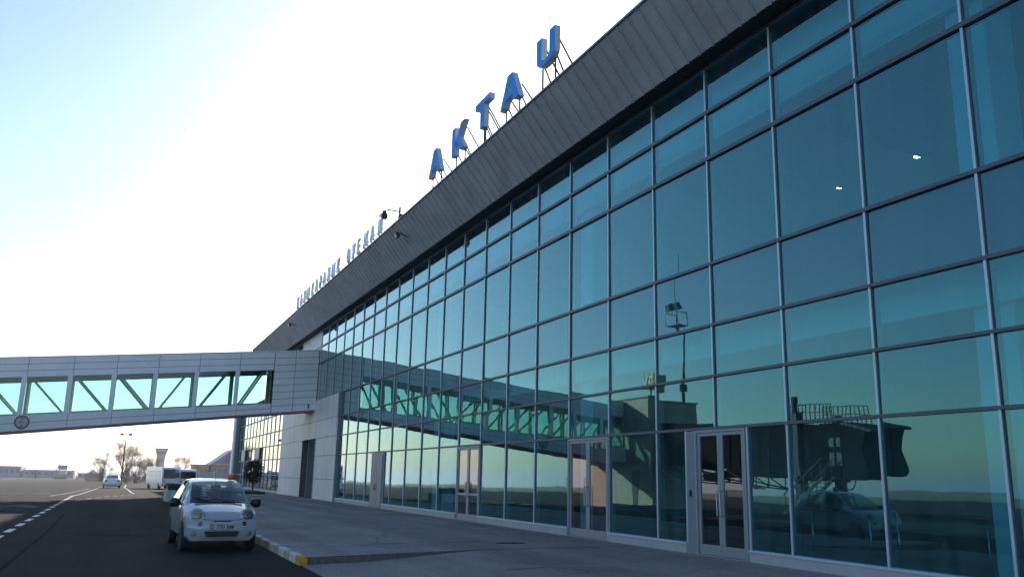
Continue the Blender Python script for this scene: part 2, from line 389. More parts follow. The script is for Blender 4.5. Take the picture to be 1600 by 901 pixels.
# ground-row openings (door groups) as X ranges
DOORS = [(-16.09, -14.01), (mx(6), mx(5)), (mx(10), mx(9)), (-42.46, -40.29)]
def in_door(x): return any(a+.02 < x < b-.02 for a, b in DOORS)
rowsdef = [('T0','T1'),('T1','T2'),('T2','T3'),('T3','T4'),('T4','T5'),('T5','T6'),('T6','GB')]
panes = []
def pane_mb(x0, x1, z1, z0, y=D, t=.022):
    m = MB(); r = [random.uniform(-.0038, .0038) for _ in range(4)]
    vs = [(x0, y+r[0], z0), (x1, y+r[1], z0), (x1, y+r[0]+0*r[2], z1), (x0, y+r[3], z1)]
    # keep the pane planar: tilt + turn only
    ty, tz = r[0], r[1]
    vs = [(x0, y-ty-tz, z0), (x1, y+ty-tz, z0), (x1, y+ty+tz, z1), (x0, y-ty+tz, z1)]
    m.add(vs+[(p[0], p[1]+t, p[2]) for p in vs], [(0,1,2,3),(7,6,5,4),(0,4,5,1),(1,5,6,2),(2,6,7,3),(3,7,4,0)])
    return m
for i in range(-7, 22):
    xa, xb = mx(i+1), mx(i)
    for ri, (a, b) in enumerate(rowsdef):
        if i >= 19 and ri >= 3: continue
        if ri < 6: panes.append((xa+.03, xb-.03, ZT[a]-.02, ZT[b]+.02, ri))
        else:
            xs = sorted([xa, xb]+[e for d_ in DOORS for e in d_ if xa < e < xb])
            for p, q in zip(xs, xs[1:]):
                if not in_door((p+q)/2): panes.append((p+.03, q-.03, ZT[a]-.02, ZT[b], ri))
for i in range(25, 32):                                       # upper glass beyond the pale wall panel
    for ri in (0, 1): panes.append((mx(i+1)+.03, mx(i)-.03, ZT[rowsdef[ri][0]]-.02, ZT[rowsdef[ri][1]]+.02, ri))
span = [p for p in panes if p[4] == 3]; vis = [p for p in panes if p[4] != 3]
vis.sort(key=lambda p: (abs((p[0]+p[1])/2+9) if p[1] > -9 else abs((p[0]+p[1])/2+9)))
infr = [p for p in vis if p[1] < -5.5]; outf = [p for p in vis if p[1] >= -5.5]
for p in infr[:99]: T('glass_pane', pane_mb(p[0], p[1], p[2], p[3]), M_GLS)
rest = MB()
for p in infr[99:]+outf:
    q = pane_mb(p[0], p[1], p[2], p[3]); rest.add(q.v, q.f)
o = T('glass_pane', rest, M_GLS); o['kind'] = 'stuff'
for p in span: T('spandrel_panel', pane_mb(p[0], p[1], p[2], p[3]), M_GLSP)

YF = D-.04                                                   # front of the frames
def mull(x, z0, z1, m=None, w=.046):
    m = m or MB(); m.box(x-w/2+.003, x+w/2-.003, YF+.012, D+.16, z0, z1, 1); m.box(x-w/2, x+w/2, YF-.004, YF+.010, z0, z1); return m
for i in range(-7, 23):
    x = mx(i); low = ZT['GB']
    if i >= 20: low = ZT['T3']
    elif in_door(x): low = ZT['T6']
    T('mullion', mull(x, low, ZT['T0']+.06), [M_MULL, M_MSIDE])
for x in (-16.09, -14.01, -42.46, -40.29): T('mullion', mull(x, .13, ZT['T6'], w=.055), [M_MULL, M_MSIDE])
for i in range(25, 33): T('mullion', mull(mx(i), ZT['T2'], ZT['T0']+.06), [M_MULL, M_MSIDE])
XR, XL = mx(-7)+.05, mx(22)-.1
for k, h, xl in (('T1',.085,mx(32)), ('T2',.085,mx(32)), ('T3',.068,XL), ('T4',.06,-50.2), ('T5',.055,-50.2), ('T6',.058,-50.2)):
    m = MB(); m.box(xl, XR, YF-.022, D+.12, ZT[k]-h/2, ZT[k]+h/2); T('transom', m, M_TRAN)
m = MB(); m.box(mx(32), XR, YF-.01, D+.12, ZT['T0']-.02, ZT['T0']+.10); T('head_rail', m, M_DOORF)
# plinth, broken by the doors
edges = [-50.2]+[e for d_ in sorted(DOORS) for e in d_]+[XR]
for a, b in zip(edges[::2], edges[1::2]):
    m = MB(); m.box(a, b, YF-.05, D+.10, .0, .305); m.box(a, b, YF-.065, D+.10, .305, .35, 1)
    T('plinth', m, [M_PLINTH, M_MULL], bevel=.006)

def door(xa, xb, ya=YF):                                      # one leaf with frame, pane and pull handle
    fr = MB(); w = .085; z0, z1 = .15, ZT['T6']-.05
    fr.box(xa, xa+w, ya, ya+.06, z0, z1); fr.box(xb-w, xb, ya, ya+.06, z0, z1)
    fr.box(xa+w, xb-w, ya, ya+.06, z1-.11, z1); fr.box(xa+w, xb-w, ya, ya+.06, z0, z0+.20)
    return fr, (xa+w, xb-w, z0+.20, z1-.11)
def leaf(xa, xb, hside, mid=False):
    fr, (a, b, z0, z1) = door(xa, xb)
    if mid: fr.box(a, b, YF, YF+.06, 1.0, 1.08)
    L = T('door_leaf', fr, M_DOORF, bevel=.004)
    T('door_pane', pane_mb(a-.01, b+.01, z1+.01, z0-.01, y=YF+.025, t=.012), M_GLD, parent=L)
    h = MB(); hx = xb-.05 if hside > 0 else xa+.05
    h.tube([(hx, YF, 1.45), (hx, YF-.07, 1.45), (hx, YF-.07, .95), (hx, YF, .95)], .014, 8); T('handle', h, M_STAIN, parent=L, smooth=True)
def doorframe(xa, xb):
    m = MB(); z1 = ZT['T6']-.035
    m.box(xa, xa+.06, YF-.03, D+.12, .13, z1); m.box(xb-.06, xb, YF-.03, D+.12, .13, z1); m.box(xa+.06, xb-.06, YF-.03, D+.12, z1-.05, z1)
    m.box(xa, xb, YF-.06, D+.12, .10, .145)
    T('door_frame', m, M_DOORF, bevel=.004)
for (xa, xb), mid in ((DOORS[1], False), (DOORS[2], True)):
    doorframe(xa, xb); c = (xa+xb)/2
    leaf(xa+.065, c-.004, 1, mid); leaf(c+.004, xb-.065, -1, mid)
# automatic door near the camera: grey jamb panel with a card reader, then two leaves
doorframe(-15.74, -14.05)
m = MB(); m.box(-16.05, -15.745, YF-.02, D+.1, .13, ZT['T6']-.04); jp = T('jamb_panel', m, M_DOORP, bevel=.004)
m = MB(); m.box(-15.94, -15.88, YF-.05, YF-.02, 1.32, 1.45); T('card_reader', m, M_BLACK, parent=jp, bevel=.005)
leaf(-15.675, -14.90, 1); leaf(-14.892, -14.115, -1)
# plain steel service door
m = MB(); xa, xb = DOORS[3]; m.box(xa+.03, xb-.03, YF-.03, D+.1, .13, ZT['T6']-.04); T('door_frame', m, M_DOORP, bevel=.004)
for a, b in ((xa+.14, (xa+xb)/2-.012), ((xa+xb)/2+.012, xb-.14)):
    m = MB(); m.box(a, b, YF-.055, YF-.031, .16, ZT['T6']-.16); L = T('steel_door_leaf', m, M_DOORP, bevel=.004)
    m = MB(); hx = b-.08 if a < (xa+xb)/2-.1 else a+.08
    m.tube([(hx, YF-.055, 1.2), (hx, YF-.11, 1.2), (hx, YF-.11, .95), (hx, YF-.055, .95)], .014, 8); T('handle', m, M_BLACK, parent=L, smooth=True)

# soffit, fascia with standing seams, coping, roof
FX0, FX1 = -79.4, 10.0
Yb, Zb, Yt, Zt = 10.98, 11.002, 9.90, 12.38
m = MB(); m.add([(FX0,Yb,Zb+.0),(FX1,Yb,Zb),(FX1,D+.1,Zb+.08),(FX0,D+.1,Zb+.08)], [(0,1,2,3)])
T('soffit', m, M_SOFF, fix=False)
m = MB()
fn = Vector((0, -(Zt-Zb), -(Yb-Yt))).normalized()            # outward normal of the leaning face
m.add([(FX0,Yb,Zb),(FX1,Yb,Zb),(FX1,Yt,Zt),(FX0,Yt,Zt),(FX0,Yb+.6,Zb+.1),(FX1,Yb+.6,Zb+.1),(FX1,Yt+.6,Zt),(FX0,Yt+.6,Zt)],
      [(0,1,2,3),(0,3,7,4),(1,5,6,2),(4,7,6,5)])
x = FX1-.2
while x > FX0:
    a = Vector((x, Yb, Zb))+fn*.012; b = Vector((x, Yt, Zt))+fn*.012
    m.obox((a+b)/2, (1,0,0), b-a, fn, .012, (b-a).length/2-.004, .022, 1); x -= .467
m.bar((FX0, Yb-.004, Zb+.03), (FX1, Yb-.004, Zb+.03), .03, .07, 2)
T('fascia', m, [M_FASC, M_FASC, M_SOFF], fix=False)
m = MB(); m.box(FX0, FX1, Yt-.05, Yt+.35, Zt-.01, Zt+.05); T('coping', m, M_COPE, bevel=.008)
m = MB(); m.box(FX0, FX1, Yt+.6, 62, 11.95, 12.3); T('roof', m, M_SOFF)
# stone-faced portal left of the glass, its recessed door, pale panel above
py = D-.14
pt = MB(); jt = MB()
def stone(x0, x1, z0, z1): pt.box(x0+.012, x1-.012, py, D+.3, z0+.012, z1-.012)
zs = [.02, 1.35, ZT['T6'], ZT['T5'], ZT['T4'], ZT['T3']]
xsL = [-69.2, -66.3, -63.4, -60.5]; xsR = [-56.0, -54.05, -52.1, -50.2]
for z0, z1 in zip(zs, zs[1:]):
    for x0, x1 in list(zip(xsL, xsL[1:]))+list(zip(xsR, xsR[1:])): stone(x0, x1, z0, z1)
    if z0 >= 3.8:
        stone(-60.5, -58.2, z0, z1); stone(-58.2, -56.0, z0, z1)
jt.box(-69.19, -60.51, py+.02, D+.28, .01, ZT['T3']-.02); jt.box(-55.99, -50.21, py+.02, D+.28, .01, ZT['T3']-.02); jt.box(-60.52, -55.98, py+.02, D+.28, ZT['T5']+.01, ZT['T3']-.02)
jo = T('stone_portal', pt, M_STONE, bevel=.006)
T('portal_joints', jt, M_JOINT, parent=jo)
m = MB(); m.box(-50.2, -49.98, py-.03, D+.2, .0, ZT['T3']+.02); T('portal_trim', m, M_DOORP, bevel=.01)
m = MB()                                                      # recess: side walls, ceiling, back with door
m.box(-60.5, -60.3, D+.31, D+2.2, 0, ZT['T5']); m.box(-56.2, -56.0, D+.31, D+2.2, 0, ZT['T5']); m.box(-60.3, -56.2, D+.31, D+2.2, ZT['T5']-.1, ZT['T5']+.1)
m.box(-60.3, -56.2, D+2.0, D+2.2, 0, ZT['T5']-.1)
T('door_recess', m, M_DOORP)
m = MB(); m.box(-59.4, -57.1, D+1.93, D+1.99, .15, 2.6); L = T('recess_door', m, M_DOORP, bevel=.01)
m = MB(); m.box(-58.27, -58.23, D+1.90, D+1.93, .15, 2.6); T('door_seam', m, M_BLACK, parent=L)
m = MB(); m.box(-57.9, -57.86, D+1.86, D+1.90, .95, 1.3); T('handle', m, M_STAIN, parent=L)
m = MB()
for k in range(3): m.box(-63.3+2.2*k*1.0+.01, -61.1+2.2*k-.01, D-.03, D+.2, ZT['T3']+.02, ZT['T0']+.05)
T('wall_panel', m, M_PANELW)
m = MB(); m.box(-79.3, -63.3, D+.3, D+.5, ZT['T3'], ZT['T0']+.05); m.box(-79.3, -63.3, D-.0, D+.2, ZT['T3'], ZT['T2']); T('back_wall', m, M_INWALL)

# interior seen through the glass
m = MB(); m.box(-57, XR, D+.2, 30, .02, .135); T('hall_floor', m, M_INFLOOR)
m = MB(); m.box(-57, XR, D+.30, 30, ZT['T4']+.05, ZT['T3']-.06); T('upper_floor_slab', m, M_INCEIL)
m = MB(); m.box(-57, XR, D+.11, D+.18, ZT['T4']+.04, ZT['T3']-.04); T('spandrel_backing', m, M_SPAN)
m = MB(); m.box(-57, XR, D+.3, 30, 11.3, 11.4); T('hall_ceiling', m, M_INCEIL)
m = MB(); m.box(-57, XR, 12.2, 12.32, 9.66, 11.3); T('bulkhead', m, M_INBEAM)
m = MB(); m.box(-57, XR, 12.2, 12.32, 4.45, ZT['T4']+.05); T('bulkhead', m, M_INBEAM)
m = MB(); m.box(-57, XR, 24.5, 24.7, .13, 11.3)
for k in range(14):                                           # door frames and panels on the back walls
    x = -54+4.4*k; m.box(x, x+1.5, 24.42, 24.5, 6.3, 8.6, 1); m.box(x+.1, x+1.4, 24.40, 24.42, 6.3, 8.5, 0)
T('back_partition', m, [M_INWALL, M_INBEAM])
m = MB(); m.box(-57.1, -56.9, D+.03, 30, .13, 11.3); T('end_wall', m, M_INWALL)
m = MB(); m.box(XR, XR+.2, D-.0, 30, .0, 11.3); T('end_wall', m, M_INWALL)
for x in (4.15, -9.05, -22.25, -35.45, -48.65):
    m = MB(); m.box(x-.36, x+.36, 12.36, 13.05, .13, 5.0); m.box(x-.36, x+.36, 12.36, 13.05, 6.3, 11.3); T('column', m, M_INBEAM, bevel=.02)
m = MB()
for k in range(20):
    x = -54+3.1*k; m.box(x, x+.1, D+.4, 24, 11.05, 11.28)
T('ceiling_beams', m, M_INWALL)

# left wing, lower, beyond the portal
WG = thing('terminal_wing', 'lower pale glazed wing of the terminal beyond the stone portal, seen under the bridge', 'building', (-83, D, 0))
WZ = [.35, 1.5, ZT['T6'], ZT['T5'], ZT['T4'], ZT['T3'], 7.9]
nb = 13; wpx = (97.0-69.2)/nb
for k in range(nb):
    xa = -69.2-wpx*(k+1); xb = -69.2-wpx*k; m = MB()
    for z0, z1 in zip(WZ, WZ[1:]):
        q = pane_mb(xa+.05, xb-.05, z1-.04, z0+.04, t=.02); m.add(q.v, q.f)
    obj('window', m, M_GLS, WG)
    m = MB(); m.box(xb-.05, xb+.05, YF, D+.1, .3, 7.95); obj('mullion', m, M_TRAN, WG)
for z in WZ[1:-1]:
    m = MB(); m.box(-97, -69.2, YF-.03, D+.1, z-.04, z+.04); obj('transom', m, M_TRAN, WG)
m = MB(); m.box(-97, -69.2, YF-.06, D+.1, 0, .33); obj('plinth', m, M_PLINTH, WG)
m = MB(); m.box(-98.6, -97, YF-.5, D+.4, 0, 8.0); obj('corner_column', m, M_STONE, WG, bevel=.03)
m = MB(); m.box(-97.0, -96.75, YF-.35, YF, .3, 7.9); obj('corner_trim', m, M_DOORP, WG)
m = MB(); m.box(-98.6, -69.2, YF-.1, 40, 7.95, 8.15); obj('roof', m, M_SOFF, WG)
m = MB(); m.box(-98.4, -69.2, D+3, D+3.2, 0, 7.9); m.box(-98.4, -98.2, D+.4, 40, 0, 7.95); obj('inner_wall', m, M_PANELW, WG)
for x0, x1, z0, z1 in ((-92.6,-90.2,ZT['T6'],ZT['T5']), (-83.4,-80.6,ZT['T6'],ZT['T5'])):
    m = MB(); m.box(x0, x1, YF-.12, YF-.03, z0, z1); obj('blank_panel', m, M_PANELW, WG)
    m = MB(); m.box(x1, x1+.35, YF-.14, YF-.03, .3, z1); obj('dark_post', m, M_DOORP, WG)

# ------------------------------------------------------------------ walkway bridge
BR = thing('walkway_bridge', 'raised grey metal walkway with green windows crossing from the terminal to the stone pier', 'bridge', (-58.5, 0, 6))
BX = -57.0; BW = 3.2
zt_ = lambda y: 7.79+.1026*(y+6.89)
zb_ = lambda y: 3.58+.1215*(y+6.34)
wt_ = lambda y: 6.65+.0989*(y+6.74)
wb_ = lambda y: 4.51+.1003*(y+6.46)
YA, YE = -12.0, 11.40
def quadbox(m, x0, x1, ya, yb, f0, f1, mi=0, f0o=0, f1o=0):
    vs = []
    for x in (x0, x1):
        vs += [(x, ya, f0(ya)+f0o), (x, yb, f0(yb)+f0o), (x, yb, f1(yb)+f1o), (x, ya, f1(ya)+f1o)]
    m.add(vs, [(3,2,1,0),(4,5,6,7),(0,1,5,4),(1,2,6,5),(2,3,7,6),(3,0,4,7)], mi)
ypost = [-12.0, -10.25, -7.9, -5.52, -3.15, -.81, 1.5, 3.87, 6.31]
m = MB()                                                      # structural shell: roof box, floor box, end block
quadbox(m, BX-BW+.03, BX-.03, YA, YE, zt_, zt_, f0o=-.55, f1o=-.02)
quadbox(m, BX-BW+.03, BX-.03, YA, YE, zb_, wb_, f0o=.03, f1o=-.12)
for s in (BX-.12, BX-BW+.02):
    quadbox(m, s, s+.1, YA, 8.54, wb_, wb_, f0o=-.12, f1o=-.03); quadbox(m, s, s+.1, YA, 8.54, wt_, zt_, f0o=.03, f1o=-.03)
    quadbox(m, s, s+.1, 8.58, YE, wb_, zt_, f0o=-.14, f1o=-.03)
bo = obj('shell', m, M_BRIDJ, BR)
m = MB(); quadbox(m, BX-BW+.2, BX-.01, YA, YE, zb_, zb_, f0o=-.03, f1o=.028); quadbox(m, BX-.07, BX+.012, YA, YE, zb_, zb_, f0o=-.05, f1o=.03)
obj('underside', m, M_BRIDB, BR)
g = .014
for xs0 in (BX-.02, BX-BW-.01):
    m = MB(); ysq = [-12.0, -10.1, -7.75, -5.4, -3.03, -.69, 1.63, 4.0, 6.42, 8.54]
    for a, b in zip(ysq, ysq[1:]):
        for k in range(3):                                    # three rows above the windows, two below
            f0 = lambda y, k=k: wt_(y)+(zt_(y)-wt_(y))*k/3; f1 = lambda y, k=k: wt_(y)+(zt_(y)-wt_(y))*(k+1)/3
            quadbox(m, xs0, xs0+.03, a+g, b-g, f0, f1, f0o=g, f1o=-g)
        for k in range(2):
            f0 = lambda y, k=k: zb_(y)+(wb_(y)-zb_(y))*k/2; f1 = lambda y, k=k: zb_(y)+(wb_(y)-zb_(y))*(k+1)/2
            quadbox(m, xs0, xs0+.03, a+g, b-g, f0, f1, f0o=g, f1o=-g)
    for a, b in ((8.56, 9.9), (9.9, 11.4)):
        N = 9
        for k in range(N):
            f0 = lambda y, k=k: zb_(y)+(zt_(y)-zb_(y))*k/N; f1 = lambda y, k=k: zb_(y)+(zt_(y)-zb_(y))*(k+1)/N
            quadbox(m, xs0, xs0+.03, a+g, b-g, f0, f1, f0o=g, f1o=-g)
    obj('cladding_panels', m, M_BRID, BR)
m = MB(); quadbox(m, BX-BW-.04, BX+.04, YA, YE, zt_, zt_, f0o=.0, f1o=.05); obj('roof_edge', m, M_BRID, BR)
for s in (BX-.10, BX-BW+.0):
    for y in ypost[1:]:
        m = MB(); quadbox(m, s, s+.12, y-.13, y+.13, wb_, wt_, f0o=-.03, f1o=.03); obj('window_post', m, M_BRID, BR)
    for a, b in zip(ypost, ypost[1:]+[8.54]):
        m = MB(); quadbox(m, s+.03, s+.045, a+.12, b-.1, wb_, wt_); obj('window', m, M_GLB, BR)
for s in (BX-.45, BX-BW+.35):                                 # lattice of the inner truss
    m = MB()
    for k, (a, b) in enumerate(zip(ypost, ypost[1:]+[8.54])):
        up_ = (b > 1.6)
        p = (s, a+.35, wt_(a)) if not up_ else (s, a+.35, wb_(a)); q = (s, b-.2, wb_(b)) if not up_ else (s, b-.5, wt_(b))
        m.bar(p, q, .13, .13); m.bar((s, a, wb_(a)), (s, a, wt_(a)), .14, .14)
    m.bar((s, YA, wt_(YA)+.10), (s, 8.5, wt_(8.5)+.10), .2, .3); m.bar((s, YA, wb_(YA)-.0), (s, 8.5, wb_(8.5)-.0), .2, .2)
    obj('truss', m, M_STEEL, BR)
m = MB(); m.tube([(BX+.02, 10.9, 6.05), (BX+.1, 10.9, 6.0)], .05, 8); m.tube([(BX+.1, 10.9, 6.02), (BX+.1, 10.9, 5.8)], .035, 8); obj('spot_lamp', m, M_BLACK, BR)
# round height-limit sign on the bridge face
sg = thing('round_sign', 'round red rimmed limit sign fixed low on the walkway face', 'sign', (BX+.02, -5.33, 4.20))
m = MB(); m.lathe((BX+.02,-5.33,4.20), [(.37,0),(.39,.012),(.39,.03),(.31,.034)], (1,0,0), 36); obj('rim', m, mat('sign_red', (.22, .04, .06), .5), sg)
m = MB(); m.lathe((BX+.02,-5.33,4.20), [(.31,.0),(.31,.037)], (1,0,0), 36); obj('face', m, mat('sign_white', (.40, .44, .50), .5), sg)
m = MB()
for s_ in (1, -1):
    m.prism([(-.07, .25*s_), (.07, .25*s_), (0, .14*s_)], lambda u, v, d: (BX+.057+d, -5.33+u, 4.20+v), 0, .004)
m.prism([(-.10,-.05),(-.05,-.05),(-.05,.06),(-.10,.06)], lambda u, v, d: (BX+.057+d, -5.33+u, 4.20+v), 0, .004)
m.prism([(.02,-.05),(.09,-.05),(.09,-.02),(.05,-.02),(.05,.06),(.02,.06)], lambda u, v, d: (BX+.057+d, -5.33+u, 4.20+v), 0, .004)
obj('symbol', m, mat('sign_ink', (.06, .09, .14), .6), sg)

# ------------------------------------------------------------------ stone pier, gate sign, mast, boarding bridge (seen reflected in the glass)
PX0, PX1, PY0, PY1, PZT = -62.0, -53.5, -16.2, -12.05, 7.45
PR = thing('stone_pier', 'beige stone stair tower at the outer end of the walkway', 'building', (-57.7, -14, -.2))
m = MB(); jm = MB()
jm.box(PX0+.03, PX1-.03, PY0+.03, PY1-.03, -.6, PZT-.03)
nz = 9
for k in range(nz):
    z0 = -.6+(PZT+.6)*k/nz; z1 = -.6+(PZT+.6)*(k+1)/nz
    nx = 5
    for q in range(nx):
        a = PX0+(PX1-PX0)*q/nx; b = PX0+(PX1-PX0)*(q+1)/nx
        m.box(a+.01, b-.01, PY1-.05, PY1, z0+.01, z1-.01); m.box(a+.01, b-.01, PY0, PY0+.05, z0+.01, z1-.01)
    for q in range(3):
        a = PY0+.06+(PY1-PY0-.12)*q/3; b = PY0+.06+(PY1-PY0-.12)*(q+1)/3
        m.box(PX1-.05, PX1, a+.01, b-.01, z0+.01, z1-.01); m.box(PX0, PX0+.05, a+.01, b-.01, z0+.01, z1-.01)
obj('stone_panels', m, M_BEIGE, PR); obj('core', jm, M_JOINT, PR)
m = MB(); m.box(-56.2, -55.4, PY1-.04, PY1+.02, -.3, 2.3); obj('door', m, M_DARKST, PR)
m = MB(); m.box(PX0-.08, PX1+.08, PY0-.08, PY1+.08, PZT, PZT+.12); obj('parapet_cap', m, M_BEIGE, PR)
gs = thing('gate_sign', 'cube shaped gate number sign on the roof of the stone pier', 'sign', (-53.9, -12.6, PZT+.12))
m = MB(); m.tube([(-53.9,-12.6,PZT+.1),(-53.9,-12.6,PZT+.7)], .06, 8); obj('post', m, M_DARKST, gs)
m = MB(); m.box(-54.7, -53.3, -13.2, -12.0, PZT+.65, PZT+1.95); obj('box', m, mat('gate_yellow', (.42, .40, .16), .6), gs, bevel=.03)
def text_mesh(txt, size=1, ext=.0, bold=0, align='CENTER'):
    c = bpy.data.curves.new('text', 'FONT'); c.body = txt; c.size = size; c.extrude = ext; c.offset = bold; c.align_x = align; c.resolution_u = 3
    o = bpy.data.objects.new('text', c); COL.objects.link(o); bpy.context.view_layer.update()
    dg = bpy.context.evaluated_depsgraph_get(); me = bpy.data.meshes.new_from_object(o.evaluated_get(dg)); bpy.data.objects.remove(o)
    m = MB(); m.add([tuple(v.co) for v in me.vertices], [tuple(p.vertices) for p in me.polygons]); bpy.data.meshes.remove(me)
    return m
def place_text(tm, origin, ux, uz, un):
    o = Vector(origin); ux, uz, un = Vector(ux), Vector(uz), Vector(un)
    r = MB(); r.add([o+ux*p[0]+uz*p[1]+un*p[2] for p in tm.v], tm.f); return r
tm = text_mesh('2V', 1.15, .01, .012)
obj('gate_number', place_text(tm, (-54.0,-11.98,PZT+.9), (-1,0,0), (0,0,1), (0,1,0)), M_WHITEP, gs, fix=False)

ms = thing('light_mast', 'tall slim floodlight mast behind the stone pier', 'mast', (-60.6, -20, -.25))
m = MB(); m.tube([(-60.6,-20,-.3),(-60.6,-20,9.5),(-60.6,-20,15.2)], [.17,.13,.09], 10); m.tube([(-60.6,-20,15.2),(-60.6,-20,20.9)], [.035,.02], 6); obj('pole', m, M_DARKST, ms, smooth=True)
m = MB()
for z in (14.5, 15.6):
    for a, b in (((-61.4,-20.5),(-59.8,-20.5)),((-59.8,-20.5),(-59.8,-19.5)),((-59.8,-19.5),(-61.4,-19.5)),((-61.4,-19.5),(-61.4,-20.5))): m.bar((*a,z),(*b,z),.05)
for q in ((-61.4,-20.5),(-59.8,-20.5),(-59.8,-19.5),(-61.4,-19.5)): m.bar((*q,14.5),(*q,15.6),.05)
m.box(-61.4,-59.8,-20.5,-19.5,14.44,14.5); m.tube([(-60.6,-20,9.2),(-60.6,-20,9.8)], [.32,.32], 8); obj('platform', m, M_DARKST, ms)
for dx in (-.55, .55):
    m = MB(); m.obox((-60.6+dx,-19.75,16.1), (1,0,0), (0,1,-.5), (0,.5,1), .36, .16, .3); f = obj('floodlight', m, M_DARKST, ms, bevel=.03)
    m = MB(); m.obox((-60.6+dx,-19.59,16.02), (1,0,0), (0,1,-.5), (0,.5,1), .3, .012, .24); obj('lens', m, M_STAIN, ms if False else f)

JB = thing('boarding_bridge', 'dark telescopic passenger boarding bridge leading from the stone pier', 'jet bridge', (-43, -14.2, -.2))
def tun(m, a, b, w, za0, za1, zb0, zb1, mi=0):
    a = Vector((*a, 0)); b = Vector((*b, 0)); d = (b-a).normalized(); q = Vector((-d.y, d.x, 0))*w/2
    vs = [a-q+Vector((0,0,za0)), a+q+Vector((0,0,za0)), a+q+Vector((0,0,za1)), a-q+Vector((0,0,za1)),
          b-q+Vector((0,0,zb0)), b+q+Vector((0,0,zb0)), b+q+Vector((0,0,zb1)), b-q+Vector((0,0,zb1))]
    m.add(vs, [(0,1,2,3),(7,6,5,4),(0,4,5,1),(1,5,6,2),(2,6,7,3),(3,7,4,0)], mi)
A0 = (-53.4,-14.2); A1 = (-41.5,-14.0); A2 = (-34.9,-13.9)
m = MB(); tun(m, A0, A1, 2.5, 3.1, 6.1, 2.35, 5.3)
for k in range(12):
    x = -53+1.0*k; z = 3.1-.063*(x+53.4); m.box(x, x+.06, -12.93, -12.9, z+.05, z+2.9)
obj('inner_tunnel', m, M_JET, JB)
m = MB(); tun(m, (-42.2,-14.0), A2, 3.0, 2.25, 5.45, 2.05, 4.95)
for k in range(7):
    x = -42+1.0*k; m.box(x, x+.07, -12.47, -12.44, 2.35, 4.8)
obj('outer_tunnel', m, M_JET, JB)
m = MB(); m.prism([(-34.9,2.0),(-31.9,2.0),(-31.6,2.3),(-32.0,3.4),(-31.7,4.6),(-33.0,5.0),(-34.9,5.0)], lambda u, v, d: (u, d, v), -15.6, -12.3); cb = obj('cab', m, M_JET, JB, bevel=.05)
m = MB()
for a, b, c_, e in ((-34.2,-33.8,3.7,4.2),(-33.6,-33.3,3.7,4.2),(-34.2,-33.8,2.7,3.4),(-33.6,-33.3,2.7,3.4)): m.box(a, b, -12.31, -12.27, c_, e)
obj('window', m, M_STAIN, cb)
m = MB()
for k in range(7):
    q = k/6; m.prism([(-33.2+.26*k,4.9-.05*k),(-33.0+.26*k,5.0-.06*k),(-32.8+.26*k,4.9-.06*k),(-33.0+.26*k,4.8-.06*k)], lambda u, v, d: (u, d, v), -15.7, -12.2)
obj('canopy', m, M_DARKST, cb)
m = MB()
for dy in (-1.5, 1.5): m.box(-36.95,-36.45,-14+dy-.25,-14+dy+.25,.6,5.6)
m.box(-36.95,-36.45,-16,-12,1.9,2.15); m.box(-37.6,-35.8,-15.4,-12.6,.25,.65); obj('drive_column', m, M_DARKST, JB, bevel=.02)
for x in (-37.25, -36.15):
    for y in (-15.2, -12.8):
        m = MB(); m.lathe((x,y-.2,.17), [(.2,0),(.42,.03),(.45,.1),(.45,.3),(.42,.37),(.2,.4)], (0,1,0), 20); obj('wheel', m, M_RUBBER, JB, smooth=True)
m = MB()
p0 = Vector((-36.5,-12.1,.2)); p1 = Vector((-33.7,-12.1,2.1))
for dy in (0, .9): m.bar(p0+Vector((0,dy,0)), p1+Vector((0,dy,0)), .06, .2)
for k in range(9):
    p = p0.lerp(p1, (k+.5)/9); m.box(p.x-.14, p.x+.14, p.y+.03, p.y+.87, p.z-.02, p.z+.02)
    if k % 2 == 0:
        for dy in (0, .9): m.bar(p+Vector((0,dy,0)), p+Vector((0,dy,1.0)), .04)
for dy in (0, .9): m.bar(p0+Vector((0,dy,1)), p1+Vector((0,dy,1)), .05)
obj('service_stair', m, M_DARKST, JB)
m = MB()
for y in (-15.3, -12.6):
    m.bar((-37.6,y,6.15),(-34.1,y,5.95),.05); m.bar((-37.6,y,5.7),(-34.1,y,5.5),.05)
    for k in range(12):
        x = -37.6+.318*k; m.bar((x,y,4.9),(x,y,6.15-.0182*k),.04)
obj('roof_railing', m, M_DARKST, JB)
m = MB(); m.tube([(-36.75,-12.4,5.3),(-36.75,-12.4,6.2)], [.16,.16], 10); m.tube([(-36.75,-12.4,6.2),(-36.75,-12.4,6.55)], [.22,.2], 10); obj('beacon', m, M_DARKST, JB)
m = MB()
for y in (-12.8,-15.2):
    for k in range(7):
        x = -52+1.6*k; z = 3.0-.063*(x+53.4); m.bar((x,y,z),(x+1.6,y,z-.75),.06); m.bar((x+1.6,y,z-.75),(x+1.6,y,z-.1),.06)
    m.bar((-52,y,2.95),(-40,y,1.5),.08); m.bar((-52.4,y,2.15),(-40.5,y,1.5),.08)
m.box(-45.4,-43.6,-15,-12.8,1.9,2.35); obj('cable_rack', m, M_DARKST, JB)
m = MB(); m.tube([(-33.0+.9*math.cos(a)*.5,-12.4,2.05-.55*math.sin(a)) for a in [math.pi*i/10 for i in range(11)]], .04, 6); obj('cable_loop', m, M_BLACK, JB, smooth=True)

JB.location.x -= 2.1
